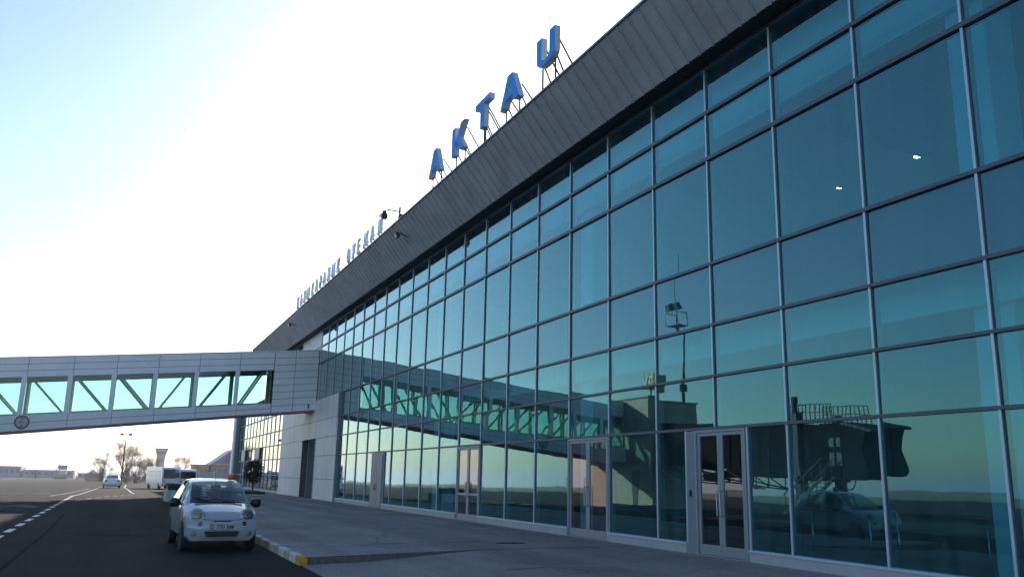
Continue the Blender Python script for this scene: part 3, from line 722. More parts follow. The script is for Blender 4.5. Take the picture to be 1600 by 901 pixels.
# ------------------------------------------------------------------ roof letters
LH = 1.08
def letter(ch, xl, xr, zb, h, mface, mside, y=10.18, th=.18, label='', group=None, struts=True, name='sign_letter'):
    w = xr-xl
    P = {'A': [[(0,0),(.24,0),(.62,1),(.38,1)], [(.38,1),(.62,1),(1,0),(.76,0)], [(.26,.22),(.74,.22),(.70,.40),(.30,.40)]],
         'K': [[(0,0),(.26,0),(.26,1),(0,1)], [(.26,.42),(.70,1),(1,1),(.44,.34)], [(.36,.50),(.50,.64),(1.02,0),(.72,0)]],
         'T': [[(.37,0),(.63,0),(.63,.82),(.37,.82)], [(0,.80),(1,.80),(1,1),(0,1)]],
         'U': [[(0,1),(.27,1),(.27,.34),(.30,.25),(.38,.19),(.5,.17),(.5,0),(.32,.01),(.14,.07),(.03,.18),(0,.32)],
               [(1,1),(.73,1),(.73,.34),(.70,.25),(.62,.19),(.5,.17),(.5,0),(.68,.01),(.86,.07),(.97,.18),(1,.32)]]}[ch]
    t = thing(name, label, 'letter', ((xl+xr)/2, y, Zt), 0, group)
    body = MB(); face = MB()
    for k, poly in enumerate(P):
        e = .0011*k
        body.prism(poly, lambda u, v, d: (xl+u*w, y+d, zb+v*h), .0+e, th-e)
        cu = sum(p[0] for p in poly)/len(poly); cv = sum(p[1] for p in poly)/len(poly)
        face.prism(poly, lambda u, v, d: (xl+w*(cu+(u-cu)*.985), y+d, zb+h*(cv+(v-cv)*.985)), -.02-e, -.001)
    obj('letter_body', body, mside, t); obj('letter_face', face, mface, t)
    if struts:
        for u in (.15, .85) if ch != 'T' else (.45, .55):
            x = xl+u*w
            m = MB(); m.bar((x, y+.12, zb+.05), (x, y+.12, Zt+.03), .045); obj('post', m, M_STRUT, t)
            m = MB(); zz = .78 if ch != 'A' else .5
            m.bar((x, y+th, zb+h*zz), (x+.05, y+1.35, Zt-.06), .04); m.bar((x, y+th, zb+.12), (x+.03, y+.75, Zt-.06), .04); obj('back_stay', m, M_STRUT, t)
    return t
for ch, xl, xr, zb, h, lb in (('A',-31.42,-30.02,13.30,1.06,'big blue letter A farthest along the roof, first of the word AKTAU'),
        ('K',-28.75,-27.45,13.30,1.10,'big blue letter K on the roof edge between A and T'),
        ('T',-26.40,-25.08,13.37,1.06,'big blue letter T on the roof edge, middle of the word AKTAU'),
        ('A',-24.16,-22.66,13.30,1.04,'big blue letter A on the roof edge between T and U'),
        ('U',-21.42,-20.24,13.50,.98,'big blue letter U nearest the camera on the roof edge')):
    letter(ch, xl, xr, zb, h, M_BLUE, M_LETSIDE, label=lb, group='big blue roof letters')
word = [('Х',-59.35),('А',-58.15),('Л',-57.0),('Ы',-55.75),('Қ',-54.3),('А',-53.1),('Р',-51.85),('А',-50.8),('Л',-49.65),('Ы',-48.4),('Қ',-47.1),
        ('Ә',-44.75),('У',-43.6),('Е',-42.5),('Ж',-41.1),('А',-39.85),('Й',-38.45)]
LB = {'Х':'small pale letter Х at the far left end of the roof lettering','Р':'small pale letter Р on the roof between two letters А','Ә':'small pale letter Ә starting the second roof word',
      'У':'small pale letter У on the roof between Ә and Е','Е':'small pale letter Е on the roof between У and Ж','Ж':'small pale letter Ж on the roof between Е and А','Й':'small pale letter Й at the near end of the roof lettering'}
lb_i = {1:'small pale letter А second from the far end of the roof lettering',2:'small pale letter Л on the roof between А and Ы, farther one',3:'small pale letter Ы on the roof followed by Қ and А',4:'small pale letter Қ on the roof between Ы and А',
        5:'small pale letter А on the roof between Қ and Р',7:'small pale letter А on the roof between Р and Л',8:'small pale letter Л on the roof just after Р and А',9:'small pale letter Ы next to last in the first roof word',10:'small pale letter Қ ending the first roof word',15:'small pale letter А on the roof between Ж and Й'}
for k, (ch, xc) in enumerate(word):
    t = thing('sign_letter', lb_i.get(k) or LB[ch], 'letter', (xc, 10.15, Zt), 0, 'small pale roof letters')
    tm = text_mesh(ch, 1.02, .055, .02)
    x0 = min(p[0] for p in tm.v); x1 = max(p[0] for p in tm.v); sc = min(.84, .86/(x1-x0))
    r = MB(); r.add([(xc+(p[0]-(x0+x1)/2)*sc, 10.15-p[2], 12.83+p[1]) for p in tm.v], tm.f)
    obj('letter_body', r, M_LETGLARE, t, fix=False)
    m = MB()
    for dx in (-.2, .2): m.bar((xc+dx,10.2,12.85),(xc+dx,10.2,Zt+.03),.035); m.bar((xc+dx,10.25,13.3),(xc+dx,10.9,Zt-.05),.03)
    obj('posts', m, M_STRUT, t)

# roof camera and floodlights on the fascia
t = thing('security_camera', 'dark dome security camera on an arm at the roof edge', 'camera', (-34.6, 9.9, Zt+.05))
m = MB(); m.bar((-34.55,9.95,Zt),(-34.55,9.95,Zt+.62),.07); m.tube([(-34.55,9.95,Zt+.42),(-34.75,9.5,Zt+.5),(-34.8,9.35,Zt+.42)], .03, 6); m.box(-34.68,-34.45,9.92,10.15,Zt+.05,Zt+.3); obj('arm', m, M_BLACK, t)
m = MB(); m.lathe((-34.8,9.35,Zt+.05), [(.02,0),(.1,.03),(.14,.12),(.14,.2),(.11,.3),(.08,.4)], (0,0,1), 14); obj('dome', m, M_BLACK, t, smooth=True)
def flood(name, x, z, lb):
    u = (z-Zb)/(Zt-Zb); y = Yb+(Yt-Yb)*u
    t = thing(name, lb, 'floodlight', (x, y, z), 0, 'floodlights on the fascia')
    m = MB(); m.bar((x,y,z),(x,y-.35,z+.1),.05); m.bar((x-.2,y-.35,z+.1),(x+.2,y-.35,z+.1),.04); obj('bracket', m, M_DARKST, t)
    m = MB(); m.obox((x,y-.5,z), (1,0,0), (0,1,.45), (0,-.45,1), .17, .08, .12); h = obj('head', m, M_DARKST, t, bevel=.02)
    m = MB(); m.obox((x,y-.57,z-.032), (1,0,0), (0,1,.45), (0,-.45,1), .14, .008, .095); obj('lens', m, M_TINTL, h)
flood('floodlight', -34.6, 11.75, 'small dark floodlight on the fascia below the roof camera')
flood('floodlight', -60.4, 11.78, 'small dark floodlight on the fascia near the walkway roof')

# interior lamps and handrail behind the glass
for x, y, lb in ((-19.95,20.5,'small bright ceiling lamp behind the glass, farther of the two'),(-16.88,20.46,'small bright ceiling lamp behind the glass, nearer of the two')):
    t = thing('ceiling_lamp', lb, 'lamp', (x,y,11.2), 0, 'lit ceiling lamps behind the glass')
    m = MB(); m.lathe((x,y,11.1), [(.11,0),(.14,.03),(.14,.2)], (0,0,1), 16); obj('housing', m, M_STAIN, t)
    m = MB(); m.lathe((x,y,11.085), [(.02,0),(.10,.004),(.10,.014)], (0,0,1), 16); obj('bulb', m, emis('lamp_glow', (.95,1,.92), 28), t)
hr = thing('handrail', 'steel post handrail with dark red rail behind the lower glass', 'railing', (-12,13,.13))
for x in (-13.95,-12.45,-11.8,-10.0,-8.2,-6.4):
    m = MB(); m.tube([(x,13,.135),(x,13,1.1)], .024, 8); m.tube([(x,13,.135),(x,13,.15)], .06, 10); obj('post', m, M_STAIN, hr, smooth=True)
m = MB(); m.tube([(-14.4,13,1.13),(-4,13,1.13)], .035, 8); m.tube([(-14.4,13.6,1.13),(-4,13.6,1.13)], .03, 8); obj('rail', m, M_RAILW, hr, smooth=True)

# ------------------------------------------------------------------ cars
def car(name, label, paint, loc, rz, prof, group=None, beacon=False, plate=None, L=3.5, hwmax=.745, wheels=((1.18,.27),(-1.17,.27)), detail=True, sedan=False):
    root = thing(name, label, 'car', loc, rz, group)
    RW = wheels[0][1]
    def lerp_prof(x, k):
        for (a, b) in zip(prof, prof[1:]):
            if b[0] <= x <= a[0]:
                t = (a[0]-x)/(a[0]-b[0]+1e-9); return a[k]+(b[k]-a[k])*t
        return prof[-1][k]
    xs = set(p[0] for p in prof)
    for xw, r in wheels:
        for q in range(-8, 9): xs.add(round(xw+(r+.055)*math.sin(math.pi/2*q/8), 4))
    xs = sorted((x for x in xs if prof[-1][0] <= x <= prof[0][0]), reverse=True)
    ks = []
    for x in xs:
        if not ks or abs(ks[-1]-x) > .012: ks.append(x)
    xs = ks
    NR = 12
    rings = []
    for x in xs:
        zb0, hs, zbelt, hb, ztop, ht = [lerp_prof(x, k) for k in range(1, 7)]
        z0 = zb0
        for xw, r in wheels:
            rr = r+.055
            if abs(x-xw) < rr: z0 = max(z0, r+math.sqrt(max(0, rr*rr-(x-xw)**2)))
        zmid = max(z0+.02, (zb0+zbelt)/2)
        zs_ = max(z0+.01, zb0+.10)
        ring = [(0, min(z0, .35) if z0 < .3 else z0), (hs*.86, z0), (hs, zs_), (hs*1.005+.0*hb, zmid), (max(hs, hb)*1.0, max(zmid+.01, zbelt-.12)), (hb, max(zmid+.02, zbelt)),
                (hb+(ht-hb)*.5, zbelt+(ztop-.05-zbelt)*.5), (ht, ztop-.05), (ht*.93, ztop-.022), (ht*.72, ztop-.004), (ht*.36, ztop+.010), (0, ztop+.014)]
        rings.append([(x, y, z) for y, z in ring])
    n = len(xs); V = []; Fb = []; mi = []
    full = [r+[(p[0], -p[1], p[2]) for p in r[-2:0:-1]] for r in rings]; RN = len(full[0])
    verts = [p for r in full for p in r]
    body, ws, sw, rw = [], [], [], []
    # windows are cut out of the loft by station and ring range
    wsx = [p[0] for p in prof if p[7] == 'ws']; rwx = [p[0] for p in prof if p[7] == 'rw']
    side = [(p[0], p[8]) for p in prof if len(p) > 8]
    def is_side(xm):
        return any(a >= xm >= b for a, b in SIDEW)
    SIDEW = side_windows[name]
    for i in range(n-1):
        xm = (xs[i]+xs[i+1])/2
        for k in range(RN):
            f = (i*RN+k, i*RN+(k+1) % RN, (i+1)*RN+(k+1) % RN, (i+1)*RN+k)
            kk = k if k < NR-1 else RN-1-k
            if kk >= 8 and wsx[-1] < xm < wsx[0]: ws.append(f)
            elif kk >= 8 and rwx[-1] < xm < rwx[0]: rw.append(f)
            elif kk in (5, 6) and is_side(xm): sw.append(f)
            else: body.append(f)
    body.append(tuple(range(RN-1, -1, -1))); body.append(tuple((n-1)*RN+k for k in range(RN)))
    def sub(fs):
        m = MB(); used = sorted(set(i for f in fs for i in f)); mp = {u: j for j, u in enumerate(used)}
        m.add([verts[u] for u in used], [tuple(mp[i] for i in f) for f in fs]); return m
    ob = obj('body', sub(body), paint, root, smooth=True, local=True)
    es = ob.modifiers.new('edge', 'EDGE_SPLIT'); es.split_angle = R(38)
    for nm, fs in (('windscreen', ws), ('side_window', [f for f in sw if verts[f[0]][1] > 0]), ('side_window', [f for f in sw if verts[f[0]][1] < 0]), ('rear_window', rw)):
        if fs: obj(nm, sub(fs), M_GLCAR, root, smooth=True, local=True)
    m = MB(); m.box(prof[-1][0]+.25, prof[0][0]-.3, -hwmax*.78, hwmax*.78, .2, .36)
    for xw, r in wheels: m.box(xw-r-.03, xw+r+.03, -hwmax*.80, hwmax*.80, .3, .58)
    obj('underbody', m, M_BLACK, root, local=True)
    for xw, r in wheels:
        for s in (1, -1):
            c = (xw, s*(hwmax-.155), r)
            m = MB(); m.lathe(c, [(r*.62,-.0),(r*.93,0),(r,.03),(r,.13),(r*.93,.16),(r*.62,.15)], (0,s,0), 26); t_ = obj('wheel', m, M_RUBBER, root, smooth=True, local=True)
            m = MB(); m.lathe(c, [(r*.62,.06),(r*.60,.135),(r*.35,.12),(r*.18,.135),(.02,.14)], (0,s,0), 20); obj('rim', m, M_STAIN, t_, smooth=True, local=True)
    return root
side_windows = {'hatchback_car': [(.62,-.18),(-.26,-1.0)], 'sedan_car': [(.55,-.2),(-.28,-1.05)]}
# x, sill z, sill hw, belt z, belt hw, top z, top hw, window flag
prof_h = [(1.735,.34,.40,.50,.42,.57,.36,''),(1.725,.27,.58,.53,.60,.62,.52,''),(1.66,.23,.67,.60,.69,.70,.58,''),(1.52,.22,.715,.70,.715,.80,.585,''),(1.30,.22,.735,.79,.725,.875,.60,''),
          (1.05,.22,.742,.86,.735,.945,.625,''),(.93,.22,.745,.89,.74,.975,.635,'ws'),(.66,.22,.745,.91,.742,1.17,.60,''),(.62,.22,.745,.91,.742,1.20,.595,''),(.40,.22,.745,.915,.742,1.345,.565,''),(.26,.22,.745,.92,.742,1.405,.55,'ws'),
          (.18,.22,.745,.92,.742,1.425,.545,''),(-.18,.22,.745,.93,.742,1.462,.535,''),(-.26,.22,.745,.93,.742,1.465,.533,''),(-1.0,.22,.745,.95,.738,1.462,.525,''),(-1.3,.23,.74,.96,.73,1.43,.515,''),(-1.42,.24,.735,.96,.72,1.39,.51,'rw'),
          (-1.62,.26,.72,.95,.70,1.02,.60,'rw'),(-1.70,.28,.69,.86,.68,.92,.60,''),(-1.755,.36,.60,.70,.58,.76,.50,'')]
HC = (-21.05, 2.03, 0); HRZ = R(2.5)
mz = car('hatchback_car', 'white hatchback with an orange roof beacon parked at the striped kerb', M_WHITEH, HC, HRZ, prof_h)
def L_(name, mb, mt, parent=None, **k): return obj(name, mb, mt, parent or mz, local=True, **k)
for s in (1, -1):                                             # round headlights, indicators, fog lamps, mirrors
    m = MB(); m.lathe((1.50, s*.485, .70), [(.150,0),(.157,.09),(.150,.125),(.134,.135)], (.93,s*.22,.28), 26); hl = L_('headlight', m, mat('lamp_bezel', (.45,.47,.48), .3, metal=.4), smooth=True)
    m = MB(); m.lathe((1.50, s*.485, .70), [(.128,.12),(.10,.150),(.055,.166),(.005,.171)], (.93,s*.22,.28), 22); L_('lens', m, mat('headlight_lens' if s > 0 else 'yellowed_lens', (.10,.12,.13) if s > 0 else (.30,.27,.15), .12, coat=1), hl, smooth=True)
    m = MB(); m.lathe((1.66, s*.435, .565), [(.048,0),(.048,.055),(.03,.066)], (1,s*.12,.2), 14); L_('indicator', m, mat('indicator_red' if s > 0 else 'indicator_grey', (.20,.02,.02) if s > 0 else (.16,.17,.18), .25), smooth=True)
    m = MB(); m.lathe((1.66, s*.55, .38), [(.055,0),(.055,.045),(.035,.05)], (1,s*.3,0), 14); L_('fog_lamp', m, mat('fog_lens', (.22,.23,.24), .3), smooth=True)
    m = MB(); m.lathe((.60, s*.865, .965), [(.03,-.13),(.085,-.08),(.10,0),(.095,.06),(.05,.10)], (.25,s,0), 16); m.bar((.62,s*.73,.93),(.62,s*.82,.95),.05); L_('mirror', m, M_BLACK, smooth=True)
    m = MB(); m.box(-.25,-.05,s*.745-.01,s*.745+.02,.80,.835); L_('door_handle', m, M_BLACK)
    m = MB(); m.box(-.225,-.215,s*.742-.006,s*.742+.008,.30,.92); m.box(.70,.71,s*.742-.006,s*.742+.008,.35,.88); L_('door_seam', m, M_RUBBER)
m = MB(); m.prism([(-.30,.315),(.30,.315),(.345,.40),(.33,.425),(-.33,.425),(-.345,.40)], lambda u, v, d: (d, u, v), 1.66, 1.747); L_('lower_grille', m, M_BLACK, bevel=.01)
m = MB(); m.box(1.64, 1.722, -.175, .175, .612, .630); L_('upper_grille', m, M_RUBBER)
m = MB()
pts = [(-.42,.655),(-.3,.635),(-.15,.628),(.15,.628),(.3,.635),(.42,.655)]
for a, b in zip(pts, pts[1:]): m.bar((1.715-abs(a[0])*.09, a[0], a[1]+.018), (1.715-abs(b[0])*.09, b[0], b[1]+.018), .012, .012)
L_('bonnet_seam', m, mat('seam_grey', (.18,.19,.2), .6))
m = MB(); m.box(1.725, 1.745, -.275, .275, .445, .575); pl = L_('number_plate', m, mat('plate_white', (.55,.55,.53), .5), bevel=.004)
tm = text_mesh('D 770 BM', .115, .001, .002)
L_('plate_characters', place_text(tm, (1.7475,0,.470), (0,1,0), (0,0,1), (1,0,0)), M_BLACK, pl, fix=False)
m = MB(); m.box(1.744,1.7465,-.27,.27,.447,.455); m.box(1.744,1.7465,-.27,.27,.566,.573); L_('plate_border', m, M_BLACK, pl)
m = MB(); m.tube([(.93,.30,.99),(.82,-.15,1.065)], .012, 6); m.tube([(.95,-.12,.985),(.80,-.52,1.08)], .012, 6); m.tube([(1.0,-.5,.985),(1.0,.5,.985)], .02, 6); L_('wipers', m, M_BLACK)
m = MB(); m.lathe((.05,.37,1.455), [(.075,0),(.075,.025),(.085,.03),(.085,.10),(.07,.125),(.03,.13)], (0,0,1), 18)
L_('roof_beacon', m, mat('beacon_orange', (.75,.10,.015), .25, coat=.5), smooth=True)
m = MB(); m.tube([(.12,0,1.44),(.0,0,1.62)], .006, 5); L_('aerial', m, M_BLACK)
for s in (1, -1):
    m = MB(); m.obox((-.15,s*.33,.72),(1,0,0),(0,1,0),(-.25,0,1),.10,.22,.30); m.obox((-.26,s*.33,1.12),(1,0,0),(0,1,0),(-.25,0,1),.06,.12,.10); m.box(-.1,.35,s*.33-.22,s*.33+.22,.40,.55); L_('seat', m, mat('seat_fabric', (.05,.055,.07), .9), bevel=.04)
m = MB(); m.box(-1.15,-.95,-.58,.58,.45,1.0); m.box(.50,.92,-.66,.66,.55,.90); L_('dashboard', m, M_BLACK, bevel=.03)
m = MB(); m.obox((.30,0,1.30),(1,0,0),(0,1,0),(0,0,1),.015,.11,.035); m.tube([(.30,0,1.33),(.30,0,1.42)], .01, 5); L_('rear_view_mirror', m, M_BLACK)
m = MB(); m.tube([(.42+.06*0, .33+.17*math.cos(a), .86+.17*math.sin(a)) for a in [2*math.pi*i/18 for i in range(19)]], .014, 6); L_('steering_wheel', m, M_BLACK, smooth=True)

prof_s = [(2.1,.36,.55,.52,.58,.60,.48,''),(2.05,.24,.72,.58,.74,.68,.60,''),(1.7,.22,.82,.74,.80,.80,.66,''),(.95,.22,.84,.86,.82,.93,.70,'ws'),(.25,.22,.85,.90,.83,1.36,.58,'ws'),(-.2,.22,.85,.92,.83,1.42,.56,''),(-.28,.22,.85,.92,.83,1.42,.56,''),
          (-1.0,.22,.85,.93,.83,1.38,.56,'rw'),(-1.55,.22,.84,.95,.81,1.03,.66,'rw'),(-2.05,.26,.78,.88,.76,.96,.62,''),(-2.12,.34,.70,.62,.68,.72,.56,'')]
sc_ = car('sedan_car', 'small distant white sedan seen from behind on the sunlit road', M_WHITEP, (-104, -.45, terr(-104,-.4)), R(181), prof_s, L=4.2, hwmax=.85, wheels=((1.3,.31),(-1.3,.31)))
for s in (1, -1):
    m = MB(); m.box(-2.14,-2.06,s*.60-.13,s*.60+.13,.70,.84); obj('tail_light', m, mat('tail_red', (.4,.03,.03), .3), sc_, local=True, bevel=.01)
m = MB(); m.box(-2.16,-2.10,-.8,.8,.36,.56); obj('bumper', m, M_WHITEP, sc_, local=True, bevel=.03)

# ------------------------------------------------------------------ minibuses
def bus(label, loc, rz, L=6.2, W=1.95, H=2.35):
    b = thing('minibus', label, 'minibus', loc, rz, 'minibuses parked beyond the road')
    m = MB(); m.prism([(-L/2,.35),(L/2-.1,.35),(L/2,.55),(L/2,1.1),(L/2-.18,H-.25),(L/2-.4,H-.05),(-L/2+.15,H),(-L/2,H-.2)], lambda u, v, d: (u, d, v), -W/2, W/2)
    obj('body', m, M_WHITEP, b, local=True, bevel=.08)
    dk = mat('bus_glass', (.02,.03,.04), .08, coat=1)
    m = MB(); m.add([(L/2+.012,-W/2+.12,1.12),(L/2+.012,W/2-.12,1.12),(L/2-.165,W/2-.16,H-.27),(L/2-.165,-W/2+.16,H-.27)], [(0,1,2,3)]); obj('windscreen', m, dk, b, local=True, fix=False)
    for s in (1, -1):
        for k in range(4):
            x = -L/2+.35+1.35*k; m = MB(); m.box(x, x+1.2, s*W/2-.01, s*W/2+.012, 1.2, H-.4); obj('window', m, dk, b, local=True)
        m = MB(); m.box(L/2-.02,L/2+.03,s*.72-.14,s*.72+.14,.72,.90); obj('headlight', m, M_STAIN, b, local=True, bevel=.02)
        for x in (-L/2+1.1, L/2-1.1):
            m = MB(); m.lathe((x,s*(W/2-.18),.36), [(.2,0),(.36,.02),(.36,.17),(.2,.19)], (0,s,0), 18); obj('wheel', m, M_RUBBER, b, local=True, smooth=True)
    m = MB(); m.box(L/2-.02,L/2+.04,-.5,.5,.50,.64); obj('grille', m, M_BLACK, b, local=True)
    return b
bus('white minibus with a dark windscreen facing the camera beside the trees', (-103,4.6,terr(-103,5)), R(13))
bus('white minibus half hidden behind the roof of the parked hatchback', (-100.5,6.5,terr(-97,7)), R(6), L=5.4, W=1.8, H=2.1)

# ------------------------------------------------------------------ planting
def leafball(m, c, rad, n, size, shape=lambda d: 1, rnd=random, inner=.55):
    c = Vector(c)
    for _ in range(n):
        d = Vector((rnd.gauss(0,1), rnd.gauss(0,1), rnd.gauss(0,1))).normalized()
        r = (inner+(1-inner)*rnd.random()**.6)*shape(d)
        p = c+Vector((d.x*rad[0]*r, d.y*rad[1]*r, d.z*rad[2]*r))
        a = Vector((rnd.gauss(0,1), rnd.gauss(0,1), rnd.gauss(0,1))).normalized(); b = a.cross(d+Vector((.01,.02,.03))).normalized()
        s = size*rnd.uniform(.6, 1.4)
        m.add([p-a*s, p+b*s*.55, p+a*s, p-b*s*.55], [(0,1,2,3)])
rnd = random.Random(3)
TX, TY = -63.5, 8.72
tt = thing('topiary_tree', 'small egg shaped evergreen tree clipped on a bare stem by the terminal', 'tree', (TX,TY,.0))
m = MB(); m.tube([(TX,TY,-.05),(TX+.03,TY,.5),(TX,TY+.02,1.2),(TX,TY,2.4)], [.09,.06,.055,.03], 8); obj('trunk', m, M_BARK, tt, smooth=True)
m = MB(); eg = lambda d: (1.0-.28*max(0, d.z))*(1+.42*noise.noise(Vector(d)*4))
leafball(m, (TX,TY,1.83), (.70,.70,.98), 3000, .055, eg, rnd); obj('crown', m, M_LEAF, tt, fix=False)
def planter(name, lb, x0, x1, y0, y1, h, hedge):
    t = thing(name, lb, 'planter', ((x0+x1)/2,(y0+y1)/2,0))
    m = MB(); w = .14
    m.box(x0,x1,y0,y0+w,0,h); m.box(x0,x1,y1-w,y1,0,h); m.box(x0,x0+w,y0+w,y1-w,0,h); m.box(x1-w,x1,y0+w,y1-w,0,h); m.box(x0+w,x1-w,y0+w,y1-w,0,h-.08)
    obj('box', m, M_CONCW, t, bevel=.02)
    m = MB()
    for k in range(10):
        leafball(m, (rnd.uniform(x0+.3,x1-.3), rnd.uniform(y0+.3,y1-.3), h+hedge*.3), (.5,.45,hedge*.6), 220, .06, rnd=rnd)
    o = obj('plants', m, M_GREEN, t, fix=False); o['kind'] = 'stuff'
planter('planter', 'white concrete planter box with low greenery beside the road', -54.4, -51.2, 2.55, 4.6, .62, .35)
planter('planting_bed', 'low planting bed around the clipped tree', -66.5, -61.6, 7.75, 9.3, .22, .18)

def bare_tree(label, x, y, h, wd, seed, m2=None, group='bare trees beyond the road'):
    rr = random.Random(seed); z0 = terr(x, y)
    t = thing('bare_tree', label, 'tree', (x,y,z0), 0, group)
    tr = MB(); tw = MB(); W = h*.52*wd
    def twig(a, e, l, w):
        sd_ = e.cross(Vector((rr.gauss(0,1),rr.gauss(0,1),rr.gauss(0,1)))).normalized()*w; tw.add([a-sd_, a+sd_, a+e*l], [(0,1,2)])
    clumps = []
    for k in range(int(26*wd)):
        a = rr.uniform(0, 6.28); el = rr.uniform(0, 1)**.8; r = rr.uniform(.45, 1)
        c = Vector((x+W*r*math.cos(a)*math.cos(el*1.3), y+W*r*math.sin(a)*math.cos(el*1.3), z0+h*(.22+.70*math.sin(el*1.45)*r)))
        clumps.append(c)
        s0 = Vector((x+rr.uniform(-.5,.5), y+rr.uniform(-.5,.5), z0+h*rr.uniform(0,.25))); mid = s0.lerp(c, .5)+Vector((rr.uniform(-.3,.3), rr.uniform(-.3,.3), rr.uniform(0,.5)))
        tr.tube([s0, mid, c], [h*.010, h*.006, h*.003], 5, cap=False)
        out = (c-Vector((x, y, z0+h*.15))).normalized()
        for _ in range(115):
            e = (out*.7+Vector((rr.gauss(0,.7), rr.gauss(0,.7), rr.gauss(.25,.6)))).normalized(); b = c+Vector((rr.gauss(0,1), rr.gauss(0,1), rr.gauss(0,.8)))*h*.06
            twig(b, e, h*rr.uniform(.05,.14), h*.0030)
    for k in range(3):
        a = rr.uniform(0, 6.28); tr.tube([(x+.2*math.cos(a),y+.2*math.sin(a),z0-.2),(x+.5*math.cos(a),y+.5*math.sin(a),z0+h*.35)], [h*.016, h*.010], 6, cap=False)
    obj('trunk', tr, M_BARK, t, smooth=True, fix=False); obj('crown', tw, m2 or M_TWIG, t, fix=False)
bare_tree('rounded bare brown tree left of the white sedan', -200, -3.0, 6.4, 1.0, 11)
bare_tree('widest bare brown tree, behind the nearest lamp post', -180, 1.4, 7.8, 1.1, 12)
bare_tree('thin bare tree between the wide tree and the control tower', -195, 5.6, 6.0, 1.0, 13)
bare_tree('reddish bare tree just right of the control tower', -205, 12.8, 6.2, 1.0, 14, M_TWIG2)
bare_tree('low dark bare tree in front of the wide bare tree', -168, 3.2, 4.6, 1.2, 15)
bare_tree('low reddish bare tree farthest right, by the flat roofed sheds', -215, 16.5, 5.0, 1.1, 16, M_TWIG2)
# low shrub belt under the trees
m = MB(); rb = random.Random(5)
for k in range(130):
    y = rb.uniform(-6, 22); x = -222+rb.uniform(-6,6); hh = rb.uniform(.8,1.7)
    leafball(m, (x,y,terr(x,y)+hh*.6), (1.4,1.4,hh), 110, .13, rnd=rb)
o = obj('shrub_belt', m, M_TWIG, fix=False); o['kind'] = 'stuff'; o['label'] = 'low brown shrubs under the bare trees'; o['category'] = 'shrubs'

# ------------------------------------------------------------------ lamp posts, tower, far buildings
def lamp_post(lb, x, y, h, arm):
    z = terr(x, y); t = thing('lamp_post', lb, 'lamp post', (x,y,z), 0, 'lamp posts across the apron')
    m = MB(); m.tube([(x,y,z-.1),(x,y,z+h*.5),(x,y,z+h)], [.11+h*.003,.09,.06], 8); obj('pole', m, M_DARKST, t, smooth=True)
    m = MB(); m.bar((x,y-arm,z+h),(x,y+arm,z+h),.09)
    for s in (-1, 1):
        m.obox((x,y+s*arm,z+h-.05),(1,0,0),(0,1,0),(0,0,1),.22,.22,.16)
    obj('lamp_heads', m, M_DARKST, t)
lamp_post('tall lamp post in front of the bare trees', -133, .55, 7.0, .55)
lamp_post('distant lamp post left of the bare trees', -300, -11.3, 9.0, .8)
lamp_post('most distant lamp post above the blue sheds', -400, -29.8, 9.0, .9)
M_TOWER = mat('tower_concrete', (.30,.28,.30), .8, var=.08, scale=.3); M_TGL = mat('tower_glass', (.05,.06,.08), .2)
z = terr(-420,17)
t = thing('control_tower', 'flared concrete control tower standing above the bare trees', 'tower', (-420,16.9,z))
m = MB(); pr = [(1.7,0),(1.7,8.6),(1.95,10.6),(2.5,12.8)]
for (w0,h0),(w1,h1) in zip(pr, pr[1:]):
    vs = [(-420+a*w,16.9+b*w,z+h) for w, h in ((w0,h0),(w1,h1)) for a, b in ((-1,-1),(1,-1),(1,1),(-1,1))]
    m.add(vs, [(0,1,5,4),(1,2,6,5),(2,3,7,6),(3,0,4,7)])
m.box(-422.7,-417.3,14.2,19.6,z+12.8,z+13.7); obj('shaft', m, M_TOWER, t)
m = MB(); m.box(-417.75,-417.6,14.9,18.9,z+11.2,z+12.3); obj('cab_window', m, M_TGL, t)
m = MB(); m.tube([(-420,16.9,z+13.6),(-420,16.9,z+15.2)], .05, 6); obj('antenna', m, M_DARKST, t)
def shed(name, lb, x, y0, y1, h, dep, mw, roofh=.4, mr=None, wins=6):
    z = terr(x, (y0+y1)/2)
    t = thing(name, lb, 'building', (x,(y0+y1)/2,z))
    m = MB(); m.box(x-dep, x, y0, y1, z-.6, z+h); obj('wall', m, mw, t)
    m = MB(); m.box(x-dep-.3, x+.3, y0-.3, y1+.3, z+h, z+h+roofh); obj('roof', m, mr or M_COPE, t)
    for k in range(wins):
        a = y0+(y1-y0)*(k+.25)/wins; b = y0+(y1-y0)*(k+.75)/wins
        m = MB(); m.box(x, x+.06, a, b, z+h*.45, z+h*.8); obj('window', m, M_TGL, t)
M_BLUEW = mat('blue_shed_wall', (.05,.10,.22), .6, var=.15, scale=.1); M_BLUER = mat('blue_roof', (.09,.10,.20), .55)
M_BROWNW = mat('brown_wall', (.26,.16,.13), .8, var=.15, scale=.2); M_GREYW = mat('grey_wall', (.34,.32,.32), .8, var=.1, scale=.2)
shed('blue_shed', 'tall blue shed at the far left edge of the apron', -440, -58, -39, 4.6, 25, M_BLUEW, .5, wins=9)
shed('blue_shed', 'long low blue shed across the apron, right of the tall one', -442, -38, -18, 3.2, 18, M_BLUEW, .45, wins=8)
shed('far_store', 'very low distant store right of the blue sheds', -460, -17, -6, 2.2, 14, mat('far_wall', (.16,.17,.24), .8), .3, wins=5)
shed('flat_roofed_shed', 'grey flat roofed shed behind the parked hatchback', -236, 17.5, 21.2, 4.2, 10, M_GREYW, .35, wins=3)
shed('brown_shed', 'brown flat roofed building right of the grey shed', -234, 21.5, 27.0, 4.5, 10, M_BROWNW, .35, wins=4)
z = terr(-246,27); t = thing('blue_roofed_hall', 'hall with a steep dark blue roof at the corner of the terminal wing', 'building', (-246,27,z))
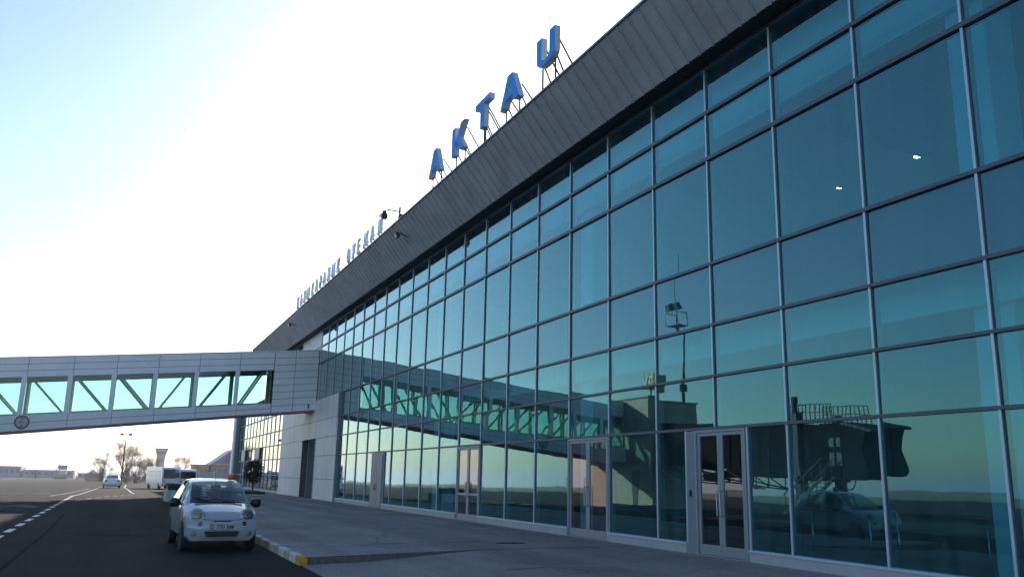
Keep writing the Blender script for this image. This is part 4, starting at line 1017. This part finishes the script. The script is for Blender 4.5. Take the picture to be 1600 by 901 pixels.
m = MB(); pl_ = [(21.6,4.4),(23.5,5.6),(27.6,8.8),(30.5,8.8),(36,4.4)]
m.prism(pl_, lambda u, v, d: (d, u, z+v), -262, -244); obj('roof', m, M_BLUER, t)
m = MB(); m.box(-261.8, -244.2, 22, 34, z-.5, z+4.6); obj('wall', m, M_BROWNW, t)
z = terr(-300,-15); t = thing('boarding_stairs', 'mobile aircraft stairs with a small canopy standing on the apron', 'stairs', (-300,-15.5,z))
m = MB(); m.bar((-300,-17.8,z+1.2),(-300,-16.4,z+4.6),.5,.3); obj('flight', m, M_GREYW, t)
m = MB(); m.box(-301,-299.4,-16.6,-14.1,z+3.0,z+4.4); obj('canopy', m, M_GREYW, t)
m = MB(); m.box(-301,-299.3,-16.2,-14.3,z+1.7,z+2.9); obj('platform', m, M_CONCW, t)
m = MB()
for y in (-16.2,-14.4): m.bar((-300,y,z),(-300,y,z+3),.15)
m.box(-301.2,-298.8,-17.5,-13.9,z+.3,z+.9); obj('chassis', m, M_DARKST, t)
# wall and fence right of the road
f = thing('boundary_wall', 'low grey concrete wall in front of the sheds', 'wall', (-150,14,terr(-150,14)))
m = MB(); z = terr(-150,14); m.box(-150.2,-150,9.2,22,z-.3,z+2.2); obj('wall_slab', m, M_GREYW, f)
m = MB()
for k in range(6): m.box(-150,-149.85,9.4+2.4*k,9.7+2.4*k,z-.3,z+2.3)
obj('piers', m, M_CONCW, f)
# far side of the airfield, seen only mirrored in the glass
shed('far_terminal', 'pinkish far building across the airfield, mirrored in the glass', -620, -345, -318, 8, 20, mat('pink_wall', (.42,.30,.28), .8), .6, wins=6)
shed('far_hangar', 'long dark far hangar across the airfield, mirrored in the glass', -560, -380, -352, 7, 30, mat('hangar_grey', (.10,.11,.13), .8), .8, wins=5)

# ------------------------------------------------------------------ the air between here and the horizon
hm = MB(); hm.box(-12000, 12000, -12000, 12000, -140, 40)
hz = bpy.data.materials.new('haze_air'); hz.use_nodes = True; hn = hz.node_tree
for q in list(hn.nodes): hn.nodes.remove(q)
ho = hn.nodes.new('ShaderNodeOutputMaterial'); hv = hn.nodes.new('ShaderNodeVolumePrincipled')
hv.inputs['Color'].default_value = (.86, .90, 1.0, 1); hv.inputs['Density'].default_value = .00024; hv.inputs['Anisotropy'].default_value = .5
hn.links.new(hv.outputs[0], ho.inputs['Volume'])
h_ = obj('haze', hm, hz); h_['kind'] = 'stuff'; h_['label'] = 'pale dusty haze over the whole airfield'; h_['category'] = 'haze'
